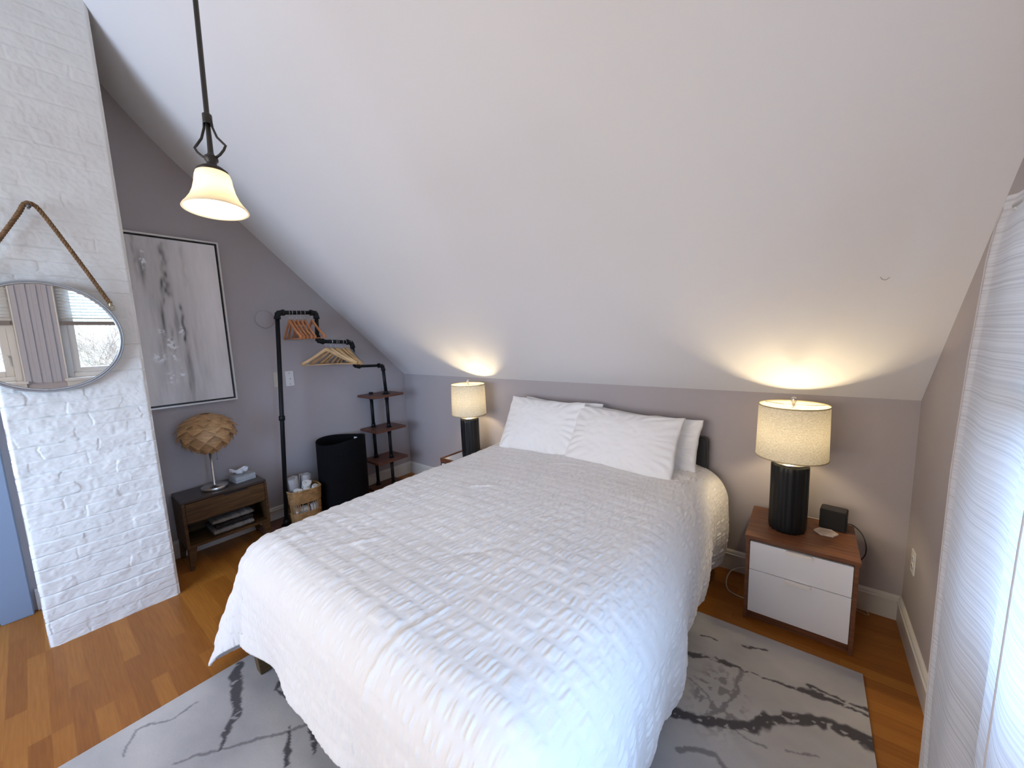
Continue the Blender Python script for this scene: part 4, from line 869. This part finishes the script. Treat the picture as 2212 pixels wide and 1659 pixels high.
for (xx, yy) in front:
    for (za, zb) in ((0.03, 0.328), (0.352, 0.676), (0.700, 1.048)):
        MB().tube([W((xx, yy, za)), W((xx, yy, zb))], pr_, 16).tube([W((xx, yy, za)), W((xx, yy, za+0.006))], 0.030, 20).tube([W((xx, yy, za+0.006)), W((xx, yy, za+0.04))], 0.0215, 16).tube([W((xx, yy, zb-0.04)), W((xx, yy, zb))], 0.0215, 16).obj('post', M_pipe, rk)
m_ = MB().tube([W((XR, -0.430, 1.072)), W((XR, -0.430, 1.080))], 0.042, 24).tube([W((XR, -0.430, 1.080)), W((XR, -0.430, 1.10))], 0.024, 16)
m_.obj('flange', M_pipe, rk)
MB().tube([W((-4.26, -0.52, 1.072)), W((-4.26, -0.52, 1.092))], 0.022, 16).obj('pipe_cap', M_pipe, rk)
MB().tube([W((XR, -1.549, 0.030)), W((XR, -1.548, 0.038))], 0.042, 24).tube([W((XR, -1.549, 0.038)), W((XR, -1.545, 0.09))], 0.024, 16).obj('flange', M_pipe, rk)

# hangers
def make_hanger(mat_, body_r=0.0075, span=0.218, drop=0.115, flat=1.7, bar=True, neck=0.0):
    o = bpy.data.objects.new('hanger', None); C.objects.link(o)
    # origin: centre of the pipe the hook rides on
    hr = 0.0215; hk = []
    for k in range(15):
        a = R(-50+k*20); hk.append((hr*math.cos(a), 0, hr*math.sin(a)))
    hk.append((-0.006, 0, -0.030)); hk.append((0, 0, -0.038)); hk.append((0, 0, -0.070))
    # hook arc starts at its open tip and ends down at the neck
    MB().tube(hk, 0.0018, 6).obj('hook', M_steel, o)
    zt = -0.072; b_ = MB()
    pts = []; N = 18
    for i in range(2*N+1):
        t = (i-N)/N; x = t*span; zz = zt-drop*(abs(t)**1.15)*0.92-0.012*math.sin(PI*abs(t)) + (0.0 if abs(t) > 0.12 else -0.002)
        y = 0.012*(abs(t)**2); pts.append((x, y, zz))
    rs = [body_r*(1.0+0.35*math.exp(-((abs((i-N)/N))/0.15)**2)+0.25*sstep(0.8, 1.0, abs((i-N)/N))) for i in range(2*N+1)]
    b_.tube(pts, [float(x) for x in rs], 10, flat=flat); b_.obj('shoulders', mat_, o)
    if bar: MB().tube([(-span*0.93, 0.010, zt-drop*0.97), (span*0.93, 0.010, zt-drop*0.97)], 0.0045, 8).obj('bar', mat_, o)
    return o
def copy_tree(o):
    c = o.copy(); C.objects.link(c)
    for ch in o.children:
        d = ch.copy(); C.objects.link(d); d.parent = c; d.matrix_parent_inverse = ch.matrix_parent_inverse.copy()
    return c
ordn = ['leftmost', 'second from the left', 'third from the left', 'fourth from the left', 'fifth from the left', 'sixth from the left', 'seventh from the left']
src = make_hanger(M_orangewood, 0.008, 0.215, 0.165)
t_ = [0.28, 0.36, 0.47, 0.57, 0.68, 0.87]; ang = [-4, -6, -8, -8, -9, -3]
for i, (t, an) in enumerate(zip(t_, ang)):
    o = src if i == 0 else copy_tree(src); p = Vector(PTS[1]).lerp(Vector(PTS[2]), t); o.location = p; o.rotation_euler = (R(0), 0, R(an))
    lab = 'orange wooden hanger, %s on the top rail of the rack' % ordn[i] if i < 5 else 'orange wooden hanger turned away from the others at the right end of the top rail'
    tag(o, lab, 'hanger', 'wooden hangers on the top rail')
src = make_hanger(M_palewood, 0.0085, 0.222, 0.150)
t_ = [0.22, 0.36, 0.50, 0.56, 0.70, 0.80, 0.86]; ang = [62, 34, 20, 14, 8, 2, -2]
for i, (t, an) in enumerate(zip(t_, ang)):
    o = src if i == 0 else copy_tree(src); p = Vector(PTS[3]).lerp(Vector(PTS[4]), t); o.location = p; o.rotation_euler = (0, 0, R(an))
    tag(o, 'pale wooden hanger, %s on the middle rail of the rack' % ordn[i], 'hanger', 'wooden hangers on the middle rail')
src = make_hanger(M_greyplastic, 0.006, 0.205, 0.140, 1.3)
for i, (t, an) in enumerate(((0.92, -3), (0.96, -6))):
    o = src if i == 0 else copy_tree(src); p = Vector(PTS[3]).lerp(Vector(PTS[4]), t); o.location = p; o.rotation_euler = (0, 0, R(an))
    tag(o, ('grey plastic hanger next to the pale wooden ones on the middle rail', 'grey plastic hanger last at the right end of the middle rail')[i], 'hanger', 'grey hangers on the middle rail')

# ------------------------------------------------------------------ hamper and wicker basket
hp = thing('laundry_hamper', (-4.10, -0.985, 0), 'tall black fabric laundry hamper between the basket and the rack shelves', 'hamper')
n = 64; m_ = MB(); vs = []; Ls = [(0.90, 0.0), (0.97, 0.02), (1.0, 0.2), (1.01, 0.45), (1.0, 0.68), (1.0, 0.705), (0.965, 0.705), (0.955, 0.66), (0.955, 0.1), (0.93, 0.03)]
for r_, z_ in Ls:
    for k in range(n):
        a = 2*PI*k/n; wob = 1+0.012*math.sin(3*a+z_*5); vs.append((0.185*r_*wob*math.cos(a), 0.235*r_*wob*math.sin(a), z_+0.012*math.sin(2*a+0.7)*(z_/0.7)))
fs = [(i*n+k, i*n+(k+1) % n, (i+1)*n+(k+1) % n, (i+1)*n+k) for i in range(len(Ls)-1) for k in range(n)]+[tuple(reversed(range(n))), tuple((len(Ls)-1)*n+k for k in range(n))]
M_hamper = mat('black_felt', (0.004, 0.004, 0.005), 0.95, spec=0.15, bump=(300, 0.6, 0.002, U))
m_.add(vs, fs, True).obj('body', M_hamper, hp)
a = R(118); MB().box(-0.001, 0.001, -0.022, 0.022, -0.012, 0.008, Matrix.Translation((0.174*math.cos(a), 0.221*math.sin(a), 0.655)) @ Matrix.Rotation(a-R(6), 4, 'Z')).obj('label', M_tissue, hp)
a = R(-20); MB().tube([(0.192*math.cos(a+q), 0.243*math.sin(a+q), 0.60-0.03*math.sin((q+0.35)/0.7*PI)) for q in [(-0.35+0.7*k/8) for k in range(9)]], 0.006, 6).obj('handle', M_hamper, hp)

BKT = Vector((-4.095, -1.385, 0))
bk = thing('wicker_basket', BKT, 'honey-coloured wicker basket of rolled towels beside the black hamper', 'basket', rz=R(-6))
bh = 0.335; ax_, ay_ = 0.110, 0.135
def se(a, r=1.0, e=0.55):
    c, s = math.cos(a), math.sin(a); return ax_*r*abs(c)**e*(1 if c >= 0 else -1), ay_*r*abs(s)**e*(1 if s >= 0 else -1)
wv_ = MB(); N = 84
rowsz = [0.006+0.0088*k for k in range(15)]+[0.225+0.0088*k for k in range(12)]
for ri, z_ in enumerate(rowsz):
    fl = 0.84+0.16*(z_/bh); pts = []
    for k in range(N):
        a = 2*PI*k/N; r_ = fl*(1+0.018*math.sin(a*21+PI*(ri % 2))); x_, y_ = se(a, r_); pts.append((x_, y_, z_))
    wv_.tube(pts, 0.0054, 6, closed=True)
wv_.obj('weave', M_wicker, bk)
st_ = MB()
for k in range(42):
    a = 2*PI*k/42; x0_, y0_ = se(a, 0.85); x1_, y1_ = se(a, 0.985); st_.tube([(x0_, y0_, 0.004), (x1_, y1_, bh-0.004)], 0.0034, 6)
st_.obj('stakes', M_wicker, bk)
rm = MB(); pts = []
for s_ in (0, PI):
    pts = []
    for k in range(160):
        a = 2*PI*k/160; x_, y_ = se(a, 1.0); tw = a*26+s_; pts.append((x_*(1+0.035*math.cos(tw)), y_*(1+0.03*math.cos(tw)), bh+0.004*math.sin(tw)))
    rm.tube(pts, 0.0062, 6, closed=True)
rm.obj('rim', M_wicker, bk)
MB().prism([se(2*PI*k/40, 0.84) for k in range(40)], 'z', 0.002, 0.010).obj('bottom', M_wicker, bk)
def towel_roll(loc, dirv, r, L_, mt, label, seed):
    # spiral-rolled towel
    o = bpy.data.objects.new('rolled_towel', None)
    turns = 2.6; n = 60; th = 0.011; path = []
    for k in range(n+1):
        t = k/n; a = 2*PI*turns*t; rr = 0.008+(r-0.008)*t; path.append((rr*math.cos(a), rr*math.sin(a)))
    pts_o = []; pts_i = []
    for k in range(n+1):
        x_, y_ = path[k]; l_ = math.hypot(x_, y_); nx_, ny_ = x_/l_, y_/l_; h_ = th*0.46; pts_o.append((x_+nx_*h_, y_+ny_*h_)); pts_i.append((x_-nx_*h_, y_-ny_*h_))
    poly = pts_o+pts_i[::-1]; M_ = len(poly); segs = 7; V = []
    for s in range(segs):
        t = s/(segs-1); z_ = (t-0.5)*L_; sc = 1+0.03*math.sin(t*9+seed)
        for (x_, y_) in poly: V.append((x_*sc, y_*sc, z_+0.004*math.sin(x_*90+seed)*(1 if s in (0, segs-1) else 0)))
    F = [(s*M_+q, s*M_+(q+1) % M_, (s+1)*M_+(q+1) % M_, (s+1)*M_+q) for s in range(segs-1) for q in range(M_)]
    for s in (0, segs-1):
        for q in range(n): F.append((s*M_+q, s*M_+q+1, s*M_+M_-2-q, s*M_+M_-1-q))
    o = MB().add(V, F, True).obj('rolled_towel', mt)
    o.matrix_world = Matrix.Translation(loc) @ Vector((0, 0, 1)).rotation_difference(Vector(dirv).normalized()).to_matrix().to_4x4() @ Matrix.Rotation(seed, 4, 'Z')
    return tag(o, label, 'towel', 'rolled towels in the wicker basket')
bx_, by_ = BKT.x, BKT.y
towel_roll((bx_+0.028, by_-0.062, 0.272), (0.55, -0.1, 0.83), 0.036, 0.15, M_towel, 'white rolled towel at the left front of the basket', 0.3)
towel_roll((bx_+0.030, by_+0.006, 0.266), (0.55, 0.0, 0.83), 0.034, 0.15, M_towel, 'white rolled towel at the middle front of the basket', 1.9)
towel_roll((bx_+0.026, by_+0.076, 0.268), (0.45, 0.25, 0.86), 0.036, 0.15, M_towel, 'white rolled towel at the right of the basket', 3.0)
towel_roll((bx_-0.010, by_+0.030, 0.325), (0.6, -0.1, 0.8), 0.036, 0.15, M_towel, 'white rolled towel lying on top of the front row in the basket', 4.2)
towel_roll((bx_-0.050, by_-0.064, 0.300), (0.10, -0.10, 1), 0.050, 0.28, M_towelg, 'pale grey towel standing upright at the left back of the basket', 5.1)
towel_roll((bx_-0.058, by_+0.040, 0.300), (0.06, 0.10, 1), 0.050, 0.27, M_towelg, 'pale grey towel standing upright at the middle back of the basket', 0.9)
towel_roll((bx_+0.038, by_-0.046, 0.130), (0.0, 1, 0.0), 0.046, 0.12, M_towel, 'white rolled towel low in the basket behind its open band', 2.2)
towel_roll((bx_+0.038, by_+0.058, 0.130), (0.0, 1, 0.0), 0.046, 0.07, M_towel, 'short white towel roll low at the right inside the basket', 2.9)
